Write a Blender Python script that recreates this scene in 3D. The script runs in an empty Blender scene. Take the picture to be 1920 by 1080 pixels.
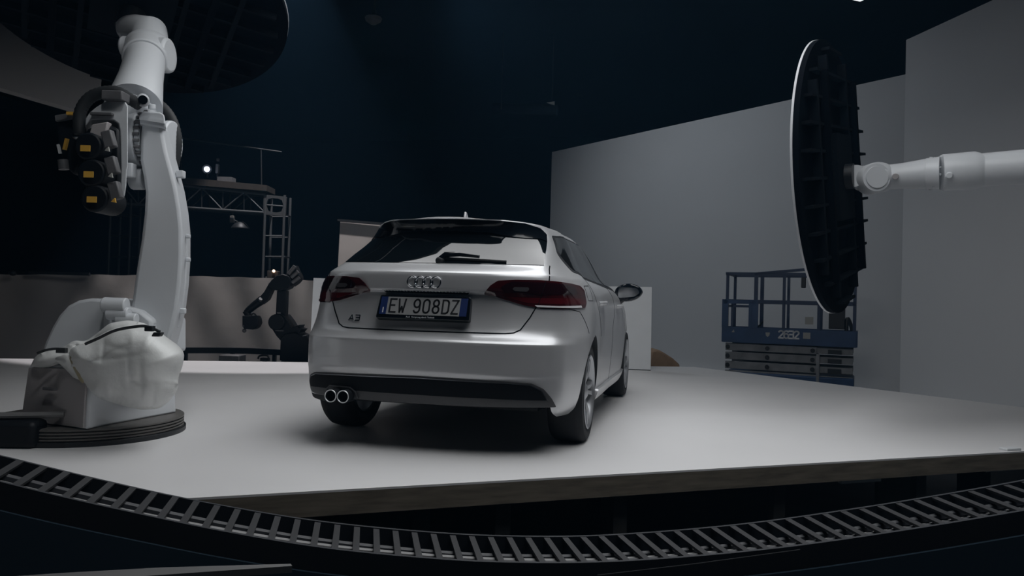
import bpy, bmesh, math, random
import numpy as np
from mathutils import Vector, Matrix
from mathutils.geometry import delaunay_2d_cdt

random.seed(7)
SC = bpy.context.scene
COL = SC.collection
PI = math.pi

# ---------------------------------------------------------------- camera
CAM = Vector((1.5346, -4.1273, 0.8699))
YAW, PITCH, ROLL, FPX = math.radians(13.5688), math.radians(1.1391), math.radians(1.6216), 1445.12
_f = Vector((-math.sin(YAW) * math.cos(PITCH), math.cos(YAW) * math.cos(PITCH), math.sin(PITCH)))
_r0 = Vector((math.cos(YAW), math.sin(YAW), 0))
_u0 = _r0.cross(_f)
_r = math.cos(ROLL) * _r0 + math.sin(ROLL) * _u0
_u = -math.sin(ROLL) * _r0 + math.cos(ROLL) * _u0
cd = bpy.data.cameras.new('camera')
cam = bpy.data.objects.new('camera', cd)
COL.objects.link(cam)
cd.sensor_width = 36
cd.lens = FPX / 1920 * 36
cd.clip_start = 0.05
cd.clip_end = 200
cam.matrix_world = Matrix(((_r.x, _u.x, -_f.x, CAM.x), (_r.y, _u.y, -_f.y, CAM.y), (_r.z, _u.z, -_f.z, CAM.z), (0, 0, 0, 1)))
SC.camera = cam


def ray(u, v):
    return _f + (u - 960) / FPX * _r - (v - 540) / FPX * _u


def at(u, v, d):
    """point of the place seen at photo position (u, v), d metres deep"""
    return CAM + d * ray(u, v)


def onz(u, v, z):
    w = ray(u, v)
    return CAM + (z - CAM.z) / w.z * w


FH = Vector((-math.sin(YAW), math.cos(YAW), 0))
RH = Vector((math.cos(YAW), math.sin(YAW), 0))
ZUP = Vector((0, 0, 1))

# ---------------------------------------------------------------- world, exposure
w = bpy.data.worlds.new('world')
SC.world = w
w.use_nodes = True
w.node_tree.nodes['Background'].inputs[0].default_value = (0.006, 0.012, 0.020, 1)
w.node_tree.nodes['Background'].inputs[1].default_value = 0.2
# thin bluish haze in the hall
_nt = w.node_tree
_vs = _nt.nodes.new('ShaderNodeVolumeScatter')
_vs.inputs['Color'].default_value = (0.24, 0.60, 1.0, 1)
_vs.inputs['Density'].default_value = 0.0022
_nt.links.new(_vs.outputs[0], _nt.nodes['World Output'].inputs['Volume'])
SC.view_settings.view_transform = 'Standard'
SC.view_settings.look = 'None'
SC.view_settings.exposure = 0.0
SC.view_settings.gamma = 1.0
SC.view_settings.use_curve_mapping = False
SOFTBOX_POWER = 2.85
LAMP_POWER = 60


# ---------------------------------------------------------------- materials
def srgb(r, g, b):
    def c(x):
        x /= 255.0
        return x / 12.92 if x <= 0.04045 else ((x + 0.055) / 1.055) ** 2.4
    return (c(r), c(g), c(b))


def mat(name, col, rough=0.5, metal=0.0, var=0.0, scale=8.0, coat=0.0, spec=0.5, bump=0.0, bscale=40.0, emit=None, estr=0.0, stretch=None, trans=0.0):
    m = bpy.data.materials.new(name)
    m.use_nodes = True
    nt = m.node_tree
    b = nt.nodes['Principled BSDF']
    b.inputs['Base Color'].default_value = (*col, 1)
    b.inputs['Roughness'].default_value = rough
    b.inputs['Metallic'].default_value = metal
    b.inputs['Specular IOR Level'].default_value = spec
    if coat:
        b.inputs['Coat Weight'].default_value = coat
        b.inputs['Coat Roughness'].default_value = 0.04
    if trans:
        b.inputs['Transmission Weight'].default_value = trans
    if emit:
        b.inputs['Emission Color'].default_value = (*emit, 1)
        b.inputs['Emission Strength'].default_value = estr
    if var or bump:
        tc = nt.nodes.new('ShaderNodeTexCoord')
        mp = nt.nodes.new('ShaderNodeMapping')
        nt.links.new(tc.outputs['Object'], mp.inputs[0])
        if stretch:
            mp.inputs['Scale'].default_value = stretch
    if var:
        n = nt.nodes.new('ShaderNodeTexNoise')
        n.inputs['Scale'].default_value = scale
        n.inputs['Detail'].default_value = 6
        nt.links.new(mp.outputs[0], n.inputs['Vector'])
        r = nt.nodes.new('ShaderNodeValToRGB')
        lo = tuple(max(0, c * (1 - var)) for c in col)
        hi = tuple(min(1, c * (1 + var)) for c in col)
        r.color_ramp.elements[0].color = (*lo, 1)
        r.color_ramp.elements[0].position = 0.3
        r.color_ramp.elements[1].color = (*hi, 1)
        r.color_ramp.elements[1].position = 0.7
        nt.links.new(n.outputs['Fac'], r.inputs['Fac'])
        nt.links.new(r.outputs['Color'], b.inputs['Base Color'])
    if bump:
        n2 = nt.nodes.new('ShaderNodeTexNoise')
        n2.inputs['Scale'].default_value = bscale
        n2.inputs['Detail'].default_value = 4
        nt.links.new(mp.outputs[0], n2.inputs['Vector'])
        bp = nt.nodes.new('ShaderNodeBump')
        bp.inputs['Strength'].default_value = bump
        bp.inputs['Distance'].default_value = 0.02
        nt.links.new(n2.outputs['Fac'], bp.inputs['Height'])
        nt.links.new(bp.outputs['Normal'], b.inputs['Normal'])
    return m


M = {}
M['paint'] = mat('silver_paint', (0.60, 0.605, 0.62), 0.34, 0.40, coat=0.5)
M['glass'] = mat('dark_glass', (0.004, 0.006, 0.008), 0.03, 0.0, spec=0.8)
M['side_glass'] = mat('tinted_side_glass', (0.012, 0.013, 0.014), 0.06, 0.0, spec=1.0)
M['gloss_black'] = mat('gloss_black', (0.004, 0.006, 0.009), 0.12)
M['black_plastic'] = mat('black_plastic', (0.008, 0.010, 0.013), 0.55)
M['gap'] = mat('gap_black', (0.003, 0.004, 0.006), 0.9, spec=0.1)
M['rubber'] = mat('tyre_rubber', (0.010, 0.011, 0.013), 0.8)
M['lens'] = mat('red_lens', (0.038, 0.004, 0.006), 0.09, coat=0.6)
M['lens_dark'] = mat('dark_lens', (0.012, 0.003, 0.005), 0.09, coat=0.6)
M['lens_red'] = mat('bright_red_lens', (0.075, 0.006, 0.009), 0.12, coat=0.6)
M['lens_clear'] = mat('clear_lens', (0.05, 0.048, 0.052), 0.15, coat=0.5)
M['lens_white'] = mat('white_lens', (0.75, 0.75, 0.76), 0.2, coat=0.5)
M['chrome'] = mat('chrome', (0.85, 0.86, 0.88), 0.12, 1.0)
M['dull_chrome'] = mat('dull_chrome', (0.30, 0.31, 0.33), 0.3, 1.0)
M['tip_chrome'] = mat('tip_chrome', (0.85, 0.86, 0.87), 0.3, 0.6)
M['alloy'] = mat('alloy', (0.42, 0.43, 0.45), 0.32, 0.7)
M['diffuser'] = mat('diffuser_grey', (0.055, 0.056, 0.06), 0.5, 0.0)
M['insert_black'] = mat('insert_black', (0.004, 0.005, 0.007), 0.6, spec=0.15)
M['plate_white'] = mat('plate_white', (0.27, 0.275, 0.275), 0.4)
M['plate_blue'] = mat('plate_blue', (0.008, 0.022, 0.10), 0.4)
M['ink'] = mat('black_ink', (0.006, 0.006, 0.008), 0.5)
M['pale_ink'] = mat('pale_ink', (0.55, 0.56, 0.58), 0.5)
M['deck'] = mat('stage_white', (0.74, 0.735, 0.74), 0.42, var=0.03, scale=1.2, bump=0.02, bscale=3, spec=0.35)
M['ply'] = mat('plywood_edge', (0.165, 0.142, 0.11), 0.8, var=0.3, scale=5, stretch=(1, 1, 8))
M['timber'] = mat('dark_timber', (0.03, 0.028, 0.026), 0.8, var=0.3, scale=6)
M['pale_timber'] = mat('pale_timber', (0.40, 0.38, 0.36), 0.7, var=0.1)
M['floor'] = mat('hall_floor', (0.025, 0.038, 0.052), 0.7, var=0.3, scale=2)
M['drape'] = mat('black_drape', (0.015, 0.022, 0.030), 0.95, spec=0.05)
M['ceil'] = mat('black_ceiling', (0.015, 0.022, 0.030), 0.95, spec=0.05)
M['cyc'] = mat('white_cyclorama', (0.60, 0.61, 0.63), 0.85, var=0.02, scale=0.6, spec=0.1)
M['board'] = mat('white_board', (0.66, 0.68, 0.70), 0.7, var=0.02, spec=0.2)
M['grey_board'] = mat('grey_board', (0.30, 0.29, 0.29), 0.8, spec=0.1)
M['cloth'] = mat('off_white_cloth', (0.42, 0.39, 0.37), 0.95, var=0.06, scale=1.5, bump=0.15, bscale=6, spec=0.05)
M['robot_white'] = mat('robot_white', (0.60, 0.62, 0.645), 0.38, var=0.03, scale=3)
M['robot_panel'] = mat('robot_panel', (0.36, 0.34, 0.34), 0.5, var=0.04, scale=4)
M['plastic_sheet'] = mat('plastic_sheet', (0.70, 0.71, 0.70), 0.32, var=0.04, scale=2.5, bump=0.5, bscale=7, spec=0.5)
M['stain'] = mat('yellow_sheet', (0.42, 0.37, 0.24), 0.4, var=0.15, scale=3)
M['black_metal'] = mat('black_metal', (0.012, 0.014, 0.017), 0.45)
M['robot_black'] = mat('robot_black', (0.005, 0.007, 0.010), 0.5, spec=0.25)
M['motor_grey'] = mat('motor_grey', (0.10, 0.10, 0.105), 0.5, var=0.2, scale=12)
M['label_yellow'] = mat('label_yellow', (0.60, 0.34, 0.05), 0.5)
M['hose'] = mat('black_hose', (0.016, 0.018, 0.020), 0.6)
M['grey_ring'] = mat('grey_ring', (0.10, 0.095, 0.09), 0.5)
M['panel_dark'] = mat('panel_dark', (0.002, 0.003, 0.005), 0.9, spec=0.03)
M['panel_rib'] = mat('panel_rib', (0.006, 0.008, 0.011), 0.9, spec=0.05)
M['panel_face'] = mat('panel_face', (0.42, 0.43, 0.45), 0.5)
M['lift_blue'] = mat('lift_blue', (0.018, 0.048, 0.12), 0.5, var=0.2, scale=4)
M['lift_rail'] = mat('lift_rail', (0.014, 0.030, 0.075), 0.5)
M['lift_steel'] = mat('lift_steel', (0.19, 0.195, 0.205), 0.6, var=0.25, scale=5)
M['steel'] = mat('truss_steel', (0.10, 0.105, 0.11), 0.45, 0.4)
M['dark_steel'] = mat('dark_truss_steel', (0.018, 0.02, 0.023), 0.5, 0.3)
M['beam_brown'] = mat('brown_beam', (0.030, 0.024, 0.020), 0.8, var=0.2)
M['chain'] = mat('chain_grey', (0.020, 0.021, 0.024), 0.5, var=0.15, scale=10)
M['chain_rail'] = mat('chain_rail', (0.018, 0.021, 0.027), 0.55)
M['trough'] = mat('trough_black', (0.025, 0.045, 0.065), 0.8, spec=0.2)
M['cable_grey'] = mat('cable_grey', (0.16, 0.16, 0.16), 0.45)
M['tan'] = mat('tan_card', (0.33, 0.22, 0.14), 0.8, var=0.15)
M['glow'] = mat('lamp_glow', (1, 1, 1), 0.5, emit=(0.75, 0.82, 1.0), estr=14)
M['glow_warm'] = mat('lamp_glow_warm', (1, 0.8, 0.6), 0.5, emit=(1.0, 0.62, 0.38), estr=4)
M['diffusion'] = mat('softbox_diffusion', (0.8, 0.8, 0.8), 0.8, emit=(0.96, 0.98, 1.0), estr=SOFTBOX_POWER)
M['diffusion_small'] = mat('small_softbox_diffusion', (0.8, 0.8, 0.8), 0.8, emit=(0.95, 0.98, 1.0), estr=0.9)
M['velvet'] = mat('black_velvet', (0.004, 0.005, 0.006), 0.95, spec=0.05)
M['lamp_shade'] = mat('lamp_shade_grey', (0.10, 0.095, 0.09), 0.6)
M['label_grey'] = mat('label_grey', (0.30, 0.30, 0.28), 0.6)

ORIGIN = {}


# ---------------------------------------------------------------- mesh helpers
class MB:
    def __init__(self):
        self.bm = bmesh.new()

    def faces(self, vs, fs):
        bv = [self.bm.verts.new(v) for v in vs]
        for f in fs:
            try:
                self.bm.faces.new([bv[i] for i in f])
            except ValueError:
                pass
        return self

    def box(self, c, s, X=None, Y=None, Z=None):
        """box about c, full sizes s along axes X, Y, Z"""
        X = Vector(X or (1, 0, 0)); Y = Vector(Y or (0, 1, 0)); Z = Vector(Z or (0, 0, 1))
        c = Vector(c)
        vs = [c + X * (a * s[0] / 2) + Y * (b * s[1] / 2) + Z * (d * s[2] / 2) for a in (-1, 1) for b in (-1, 1) for d in (-1, 1)]
        return self.faces(vs, [(0, 1, 3, 2), (4, 6, 7, 5), (0, 4, 5, 1), (2, 3, 7, 6), (0, 2, 6, 4), (1, 5, 7, 3)])

    def bar(self, a, b, wx, wz, up=(0, 0, 1)):
        """rectangular bar from a to b"""
        a = Vector(a); b = Vector(b)
        d = (b - a).normalized()
        s = d.cross(Vector(up))
        if s.length < 1e-4:
            s = d.cross(Vector((1, 0, 0)))
        s.normalize()
        n = s.cross(d)
        return self.box((a + b) / 2, ((b - a).length, wx, wz), d, s, n)

    def tube(self, path, r, seg=10, closed=False):
        """round tube along a path; r a number or one per point"""
        P = [Vector(p) for p in path]
        n = len(P)
        rs = r if isinstance(r, (list, tuple)) else [r] * n
        prev = None
        rings = []
        for i in range(n):
            if closed:
                t = (P[(i + 1) % n] - P[i - 1]).normalized()
            else:
                t = (P[min(i + 1, n - 1)] - P[max(i - 1, 0)]).normalized()
            if prev is None:
                ref = Vector((0, 0, 1)) if abs(t.z) < 0.9 else Vector((1, 0, 0))
                s = t.cross(ref).normalized()
            else:
                s = (prev - t * prev.dot(t)).normalized()
            prev = s
            q = t.cross(s)
            rings.append([self.bm.verts.new(P[i] + rs[i] * (math.cos(2 * PI * k / seg) * s + math.sin(2 * PI * k / seg) * q)) for k in range(seg)])
        m = n if closed else n - 1
        for i in range(m):
            A, B = rings[i], rings[(i + 1) % n]
            for k in range(seg):
                self.bm.faces.new((A[k], A[(k + 1) % seg], B[(k + 1) % seg], B[k]))
        if not closed:
            self.bm.faces.new(rings[0][::-1])
            self.bm.faces.new(rings[-1])
        return self

    def cyl(self, a, b, r, r2=None, seg=24):
        return self.tube([a, b], [r, r if r2 is None else r2], seg)

    def lathe(self, prof, c, axis=(0, 0, 1), seg=48, closed=False):
        """profile of (radius, height along axis), turned about c"""
        ax = Vector(axis).normalized()
        ref = Vector((0, 0, 1)) if abs(ax.z) < 0.9 else Vector((1, 0, 0))
        s = ax.cross(ref).normalized()
        q = ax.cross(s)
        c = Vector(c)
        rings = []
        for (r, h) in prof:
            if r < 1e-6:
                rings.append([self.bm.verts.new(c + ax * h)])
            else:
                rings.append([self.bm.verts.new(c + ax * h + r * (math.cos(2 * PI * k / seg) * s + math.sin(2 * PI * k / seg) * q)) for k in range(seg)])
        pairs = list(zip(rings, rings[1:]))
        if closed:
            pairs.append((rings[-1], rings[0]))
        for A, B in pairs:
            for k in range(seg):
                k2 = (k + 1) % seg
                if len(A) == 1 and len(B) == 1:
                    continue
                if len(A) == 1:
                    self.bm.faces.new((A[0], B[k2], B[k]))
                elif len(B) == 1:
                    self.bm.faces.new((A[k], A[k2], B[0]))
                else:
                    self.bm.faces.new((A[k], A[k2], B[k2], B[k]))
        return self

    def prism(self, pts, d):
        """closed outline pts extruded by vector d"""
        d = Vector(d)
        a = [self.bm.verts.new(Vector(p)) for p in pts]
        b = [self.bm.verts.new(Vector(p) + d) for p in pts]
        n = len(a)
        self.bm.faces.new(a)
        self.bm.faces.new(b[::-1])
        for i in range(n):
            self.bm.faces.new((a[i], b[i], b[(i + 1) % n], a[(i + 1) % n]))
        return self

    def ball(self, c, r, seg=20, rings=12, s=(1, 1, 1), X=(1, 0, 0), Y=(0, 1, 0), Z=(0, 0, 1)):
        c = Vector(c); X = Vector(X); Y = Vector(Y); Z = Vector(Z)
        g = []
        for i in range(rings + 1):
            th = PI * i / rings
            if i in (0, rings):
                g.append([self.bm.verts.new(c + Z * (r * s[2] * math.cos(th)))])
            else:
                g.append([self.bm.verts.new(c + X * (r * s[0] * math.sin(th) * math.cos(2 * PI * k / seg)) + Y * (r * s[1] * math.sin(th) * math.sin(2 * PI * k / seg)) + Z * (r * s[2] * math.cos(th))) for k in range(seg)])
        for A, B in zip(g, g[1:]):
            for k in range(seg):
                k2 = (k + 1) % seg
                if len(A) == 1:
                    self.bm.faces.new((A[0], B[k], B[k2]))
                elif len(B) == 1:
                    self.bm.faces.new((A[k2], A[k], B[0]))
                else:
                    self.bm.faces.new((A[k], B[k], B[k2], A[k2]))
        return self

    def mirrored(self):
        """a second builder holding the mirror image about x = 0"""
        m = MB()
        m.bm.free()
        m.bm = self.bm.copy()
        for v in m.bm.verts:
            v.co.x = -v.co.x
        bmesh.ops.reverse_faces(m.bm, faces=m.bm.faces[:])
        return m

    def build(self, name, m, parent=None, smooth=35, bevel=0.0, seg=2, label=None, fix=True):
        if fix:
            bmesh.ops.recalc_face_normals(self.bm, faces=self.bm.faces[:])
        org = ORIGIN.get(parent, Vector((0, 0, 0))) if parent else Vector((0, 0, 0))
        if parent is not None:
            org = ORIGIN[parent.name]
        for v in self.bm.verts:
            v.co -= org
        me = bpy.data.meshes.new(name)
        self.bm.to_mesh(me)
        self.bm.free()
        mats = m if isinstance(m, list) else [m]
        for x in mats:
            me.materials.append(x)
        if smooth:
            me.set_sharp_from_angle(angle=math.radians(smooth)) if hasattr(me, 'set_sharp_from_angle') else None
            for p in me.polygons:
                p.use_smooth = True
        o = bpy.data.objects.new(name, me)
        COL.objects.link(o)
        if parent is not None:
            o.parent = parent
        ORIGIN[o.name] = org
        if bevel:
            md = o.modifiers.new('bevel', 'BEVEL')
            md.width = bevel
            md.segments = seg
            md.limit_method = 'ANGLE'
            md.angle_limit = math.radians(40)
            md.harden_normals = False
        if label:
            o['label'] = label
        return o


def tag(o, label, cat, group=None, kind=None):
    if label:
        o['label'] = label
    if cat:
        o['category'] = cat
    if group:
        o['group'] = group
    if kind:
        o['kind'] = kind
    return o


def thing(name, loc, label, cat, group=None):
    o = bpy.data.objects.new(name, None)
    COL.objects.link(o)
    o.location = loc
    o.empty_display_size = 0.2
    ORIGIN[o.name] = Vector(loc)
    return tag(o, label, cat, group)


def struct(o):
    o['kind'] = 'structure'
    return o


def copy_tree(o, parent=None):
    c = o.copy()
    COL.objects.link(c)
    c.parent = parent
    for ch in list(o.children):
        copy_tree(ch, c)
    return c


def pxpoly(pts, d):
    return [at(u, v, d) for (u, v) in pts]


# ================================================================ SETTING
FZ = -0.74
# the hall: black floor, ceiling and drapes
b = MB(); b.box((0, 7, FZ - 0.1), (44, 38, 0.2)); struct(b.build('floor', M['floor'], smooth=0))
b = MB(); b.box((0, 7, 7.6), (44, 38, 0.2)); struct(b.build('ceiling', M['ceil'], smooth=0))
b = MB(); b.box((-21.9, 7, 3.4), (0.2, 38, 8.4)); struct(b.build('wall_left', M['drape'], smooth=0))
b = MB(); b.box((21.9, 7, 3.4), (0.2, 38, 8.4)); struct(b.build('wall_right', M['drape'], smooth=0))
b = MB(); b.box((0, 25.9, 3.4), (44, 0.2, 8.4)); struct(b.build('wall_far', M['drape'], smooth=0))
b = MB(); b.box((0, -11.9, 3.4), (44, 0.2, 8.4)); struct(b.build('wall_near', M['drape'], smooth=0))


def flat2(p):
    return Vector((p.x, p.y, 0))


# white cyclorama walls on the right (thick flats standing on the hall floor)
def cyc_wall(name, pL, pR, ztop_l, ztop_r, front, cove, ext=0.0):
    """upright white sheet from pL to pR with a coved foot on the side of 'front'"""
    L = flat2(pL); Rr = flat2(pR)
    d = (Rr - L).normalized()
    Rr = Rr + d * ext
    zr = ztop_r + (ztop_r - ztop_l) * 0
    n = Vector((-d.y, d.x, 0))
    if n.dot(front) < 0:
        n = -n
    bm = MB()
    prof_in = []
    r = cove
    prof_in.append((0.0, 1.0))
    for k in range(13):
        a = PI / 2 * k / 12
        prof_in.append((r - r * math.cos(a), r - r * math.sin(a)))   # offset along n, height above floor
    prof_in.append((r + 0.4, 0.0))
    outer = [(-0.12, 1.0), (-0.12, 0.0)]
    rows = []
    for P, zt in ((L, ztop_l), (Rr, ztop_r)):
        row = []
        for i, (o, h) in enumerate(prof_in):
            z = zt if i == 0 else FZ + 0.01 + h
            row.append(P + n * o + ZUP * z)
        row.append(P + n * (r + 0.4) + ZUP * (FZ + 0.001))
        row.append(P + n * -0.12 + ZUP * (FZ + 0.001))
        row.append(P + n * -0.12 + ZUP * zt)
        rows.append(row)
    m_ = len(rows[0])
    vs = rows[0] + rows[1]
    fs = [(i, (i + 1) % m_, m_ + (i + 1) % m_, m_ + i) for i in range(m_)]
    fs.append(tuple(range(m_))[::-1])
    fs.append(tuple(range(m_, 2 * m_)))
    bm.faces(vs, fs)
    return bm.build(name, M['cyc'], smooth=40)


to_stage = Vector((-1, -0.6, 0))
w1 = cyc_wall('wall_back', at(1035, 285, 20.5), at(1700, 135, 13.5), at(1035, 285, 20.5).z, at(1700, 135, 13.5).z, to_stage, 0.5, ext=2.2)
struct(w1)
w2 = cyc_wall('wall_side', at(1699, 75, 12.0), at(1880, 0, 10.15), at(1699, 75, 12.0).z, at(1880, 0, 10.15).z, to_stage, 0.45, ext=3.2)
struct(w2)

# ---- stage
A_ = onz(370, 933, 0); B_ = onz(1920, 846, 0)
dN = flat2(B_ - A_).normalized()
CR = Vector((5.837, 3.05, 0)); CF = Vector((1.503, 7.71, 0)); LF = Vector((-8.6, 2.99, 0))
CL = Vector((A_.x, A_.y, 0)) - dN * 5.6
stage = thing('stage_platform', (0, 2, FZ), 'white topped timber stage platform carrying the silver car', 'stage')
TH = 0.010
b = MB(); b.prism([CL + ZUP * -TH, CR + ZUP * -TH, CF + ZUP * -TH, LF + ZUP * -TH], (0, 0, TH))
b.build('deck', M['deck'], stage, smooth=0)


def fascia(P, Q, h=0.105, t=0.04, name='fascia_board', m='ply', drop=TH):
    d = (Q - P).normalized()
    n = Vector((d.y, -d.x, 0))
    bm = MB()
    bm.box((P + Q) / 2 - n * (t / 2) - ZUP * (drop + h / 2), ((Q - P).length, t, h), d, n, ZUP)
    return bm.build(name, M[m], stage, smooth=0)


fascia(CL, CR); fascia(CR, CF); fascia(CF, LF); fascia(LF, CL)
# joist under the deck seen on the near right side, and legs
for u in (800, 955, 1178, 1480, 1748):
    p_ = onz(u, 933 - (u - 370) * 0.0561, 0)
    q_ = flat2(p_) + Vector((-dN.y, dN.x, 0)) * 0.10
    b = MB(); b.box(q_ + ZUP * ((FZ - TH) / 2), (0.08, 0.05, -FZ - TH), dN, Vector((-dN.y, dN.x, 0)), ZUP)
    b.build('leg', M['timber'], stage, smooth=0)
for k in range(5):
    q_ = CR + (CF - CR) * (0.1 + 0.2 * k) + Vector((-0.4, -0.3, 0))
    b = MB(); b.box(q_ + ZUP * ((FZ - TH) / 2), (0.09, 0.09, -FZ - TH))
    b.build('leg', M['timber'], stage, smooth=0)
for k in range(5):
    q_ = CF + (LF - CF) * (0.1 + 0.2 * k) + Vector((0.2, -0.4, 0))
    b = MB(); b.box(q_ + ZUP * ((FZ - TH) / 2), (0.09, 0.09, -FZ - TH))
    b.build('leg', M['timber'], stage, smooth=0)
for k in range(3):
    q_ = CL + (CR - CL) * (0.25 + 0.2 * k) + Vector((-dN.y, dN.x, 0)) * 2.2
    b = MB(); b.box(q_ + ZUP * ((FZ - TH) / 2), (0.09, 0.09, -FZ - TH))
    b.build('leg', M['timber'], stage, smooth=0)
nN = Vector((-dN.y, dN.x, 0))
p_ = onz(1620, 862.8, 0)
b = MB(); b.box(flat2(p_) + nN * 0.03 - ZUP * (TH + 0.118), (0.30, 0.03, 0.016), dN, nN, ZUP); b.build('wood_strip', M['pale_timber'], stage, smooth=0)
b = MB(); b.box(flat2(onz(1800, 853, 0)) + nN * 0.45 - ZUP * (TH + 0.3), (0.42, 0.03, 0.52), dN, nN, ZUP); b.build('back_board', M['timber'], stage, smooth=0)

# large softbox hung over the car, and a smaller one whose corner shows at the top of the frame
s1 = Vector((-0.816, -0.577, 0)).normalized()
s2 = Vector((0.577, -0.816, 0)).normalized()


def softbox(far_right, L1, L2, z, glow, label, skirt):
    c = Vector((far_right[0], far_right[1], z)) + s1 * L1 / 2 + s2 * L2 / 2
    T = thing('overhead_softbox', c, label, 'studio light')
    b = MB(); b.box(c + ZUP * 0.012, (L1 - 0.02, L2 - 0.02, 0.02), s1, s2, ZUP); b.build('diffuser', M[glow], T, smooth=0)
    b = MB(); b.box(c + ZUP * 0.16, (L1 + 0.02, L2 + 0.02, 0.27), s1, s2, ZUP); b.build('housing', M['velvet'], T, smooth=0)
    if skirt:
        for d, L, o in ((s1, L1, s2 * (L2 / 2 + 0.01)), (s1, L1, s2 * (-L2 / 2 - 0.01)), (s2, L2, s1 * (L1 / 2 + 0.01)), (s2, L2, s1 * (-L1 / 2 - 0.01))):
            b = MB(); b.box(c + o + ZUP * (0.02 - skirt / 2), (L + 0.02, 0.02, skirt), d, Vector((-d.y, d.x, 0)), ZUP); b.build('skirt', M['velvet'], T, smooth=0)
    for a1 in (-0.4, 0.4):
        for a2 in (-0.4, 0.4):
            q_ = c + s1 * L1 * a1 + s2 * L2 * a2
            b = MB(); b.cyl(q_ + ZUP * 0.29, Vector((q_.x, q_.y, 7.495)), 0.012, seg=8); b.build('suspension_cable', M['black_metal'], T)
    return T


def pq(p, q):
    return (p * 0.816 + q * 0.577, p * 0.577 - q * 0.816)


softbox(pq(3.1, -2.7), 3.7, 6.3, 4.5, 'diffusion', 'large softbox lamp hung high over the silver car, mirrored in its rear window', 0.27)
softbox((3.54, 6.81), 0.8, 0.8, 5.0, 'diffusion_small', 'bright corner of a small softbox at the top right edge', 0.0)


def spot(name, loc, target, power, angle, blend, size, col, label):
    ld = bpy.data.lights.new(name, 'SPOT')
    ld.energy = power; ld.spot_size = math.radians(angle); ld.spot_blend = blend; ld.shadow_soft_size = size; ld.color = col
    o = bpy.data.objects.new(name, ld)
    COL.objects.link(o)
    o.location = loc
    o.rotation_euler = (Vector(target) - Vector(loc)).to_track_quat('-Z', 'Y').to_euler()
    return o


spot('stage_spot', (-5.1, 7.1, 7.2), (-5.1, 7.1, 0), 1500, 58, 0.08, 0.12, (1, 0.97, 1), '')
spot('robot_fill_spot', (0.6, -3.2, 6.0), (-2.1, 0.1, 1.9), 190, 34, 0.7, 0.25, (0.95, 0.98, 1.0), '')  # unseen lamp added to brighten the white robot's upper part
spot('wall_spot', (-3.0, 9.0, 6.7), (2.1, 12.4, 0.8), 390, 118, 1.0, 0.5, (0.84, 0.92, 1.0), '')

# ================================================================ THE CAR
car = thing('car', (0, 0, 0), 'silver five-door hatchback seen from behind on the white stage', 'car')


def pchip(xs, ys):
    xs = np.array(xs, float); ys = np.array(ys, float)
    h = np.diff(xs); dl = np.diff(ys) / h
    n = len(xs); m = np.zeros(n)
    for i in range(1, n - 1):
        if dl[i - 1] * dl[i] > 0:
            w1_ = 2 * h[i] + h[i - 1]; w2_ = h[i] + 2 * h[i - 1]
            m[i] = (w1_ + w2_) / (w1_ / dl[i - 1] + w2_ / dl[i])
    m[0] = dl[0]; m[-1] = dl[-1]

    def f(x):
        i = min(max(int(np.searchsorted(xs, x)) - 1, 0), n - 2)
        t = (x - xs[i]) / h[i]
        t2, t3 = t * t, t * t * t
        return float(ys[i] * (2 * t3 - 3 * t2 + 1) + h[i] * m[i] * (t3 - 2 * t2 + t) + ys[i + 1] * (-2 * t3 + 3 * t2) + h[i] * m[i + 1] * (t3 - t2))
    return f


#      z     yr     xc    yc    x4    y4    w     yf
CARZ = [
    (0.215, 0.140, 0.72, 0.30, 0.800, 0.50, 0.830, 4.10),
    (0.260, 0.060, 0.755, 0.225, 0.825, 0.42, 0.855, 4.18),
    (0.340, 0.028, 0.765, 0.205, 0.845, 0.39, 0.872, 4.24),
    (0.440, 0.020, 0.770, 0.195, 0.855, 0.38, 0.881, 4.28),
    (0.465, 0.008, 0.770, 0.188, 0.857, 0.38, 0.883, 4.28),
    (0.560, 0.004, 0.768, 0.184, 0.860, 0.38, 0.889, 4.30),
    (0.637, 0.000, 0.764, 0.182, 0.862, 0.38, 0.892, 4.30),
    (0.644, 0.003, 0.763, 0.186, 0.862, 0.38, 0.892, 4.29),
    (0.672, 0.048, 0.755, 0.215, 0.862, 0.39, 0.892, 4.27),
    (0.690, 0.064, 0.752, 0.225, 0.861, 0.40, 0.892, 4.25),
    (0.720, 0.080, 0.745, 0.235, 0.859, 0.42, 0.891, 4.22),
    (0.820, 0.105, 0.735, 0.255, 0.852, 0.46, 0.886, 4.10),
    (0.915, 0.112, 0.730, 0.268, 0.836, 0.48, 0.873, 3.80),
    (0.926, 0.085, 0.728, 0.266, 0.833, 0.48, 0.871, 3.75),
    (0.940, 0.080, 0.725, 0.266, 0.830, 0.48, 0.867, 3.68),
    (1.000, 0.078, 0.705, 0.272, 0.808, 0.50, 0.838, 3.30),
    (1.034, 0.082, 0.690, 0.275, 0.790, 0.51, 0.806, 3.12),
    (1.044, 0.096, 0.684, 0.285, 0.780, 0.53, 0.793, 3.08),
    (1.095, 0.235, 0.650, 0.370, 0.735, 0.64, 0.752, 2.94),
    (1.150, 0.300, 0.632, 0.465, 0.700, 0.74, 0.720, 2.82),
    (1.220, 0.370, 0.612, 0.600, 0.660, 0.86, 0.682, 2.64),
    (1.280, 0.420, 0.592, 0.690, 0.632, 0.96, 0.650, 2.46),
    (1.340, 0.445, 0.565, 0.730, 0.602, 1.00, 0.612, 2.26),
    (1.366, 0.432, 0.540, 0.715, 0.580, 1.00, 0.588, 2.15),
    (1.380, 0.428, 0.515, 0.700, 0.556, 0.98, 0.566, 2.08),
]
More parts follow.
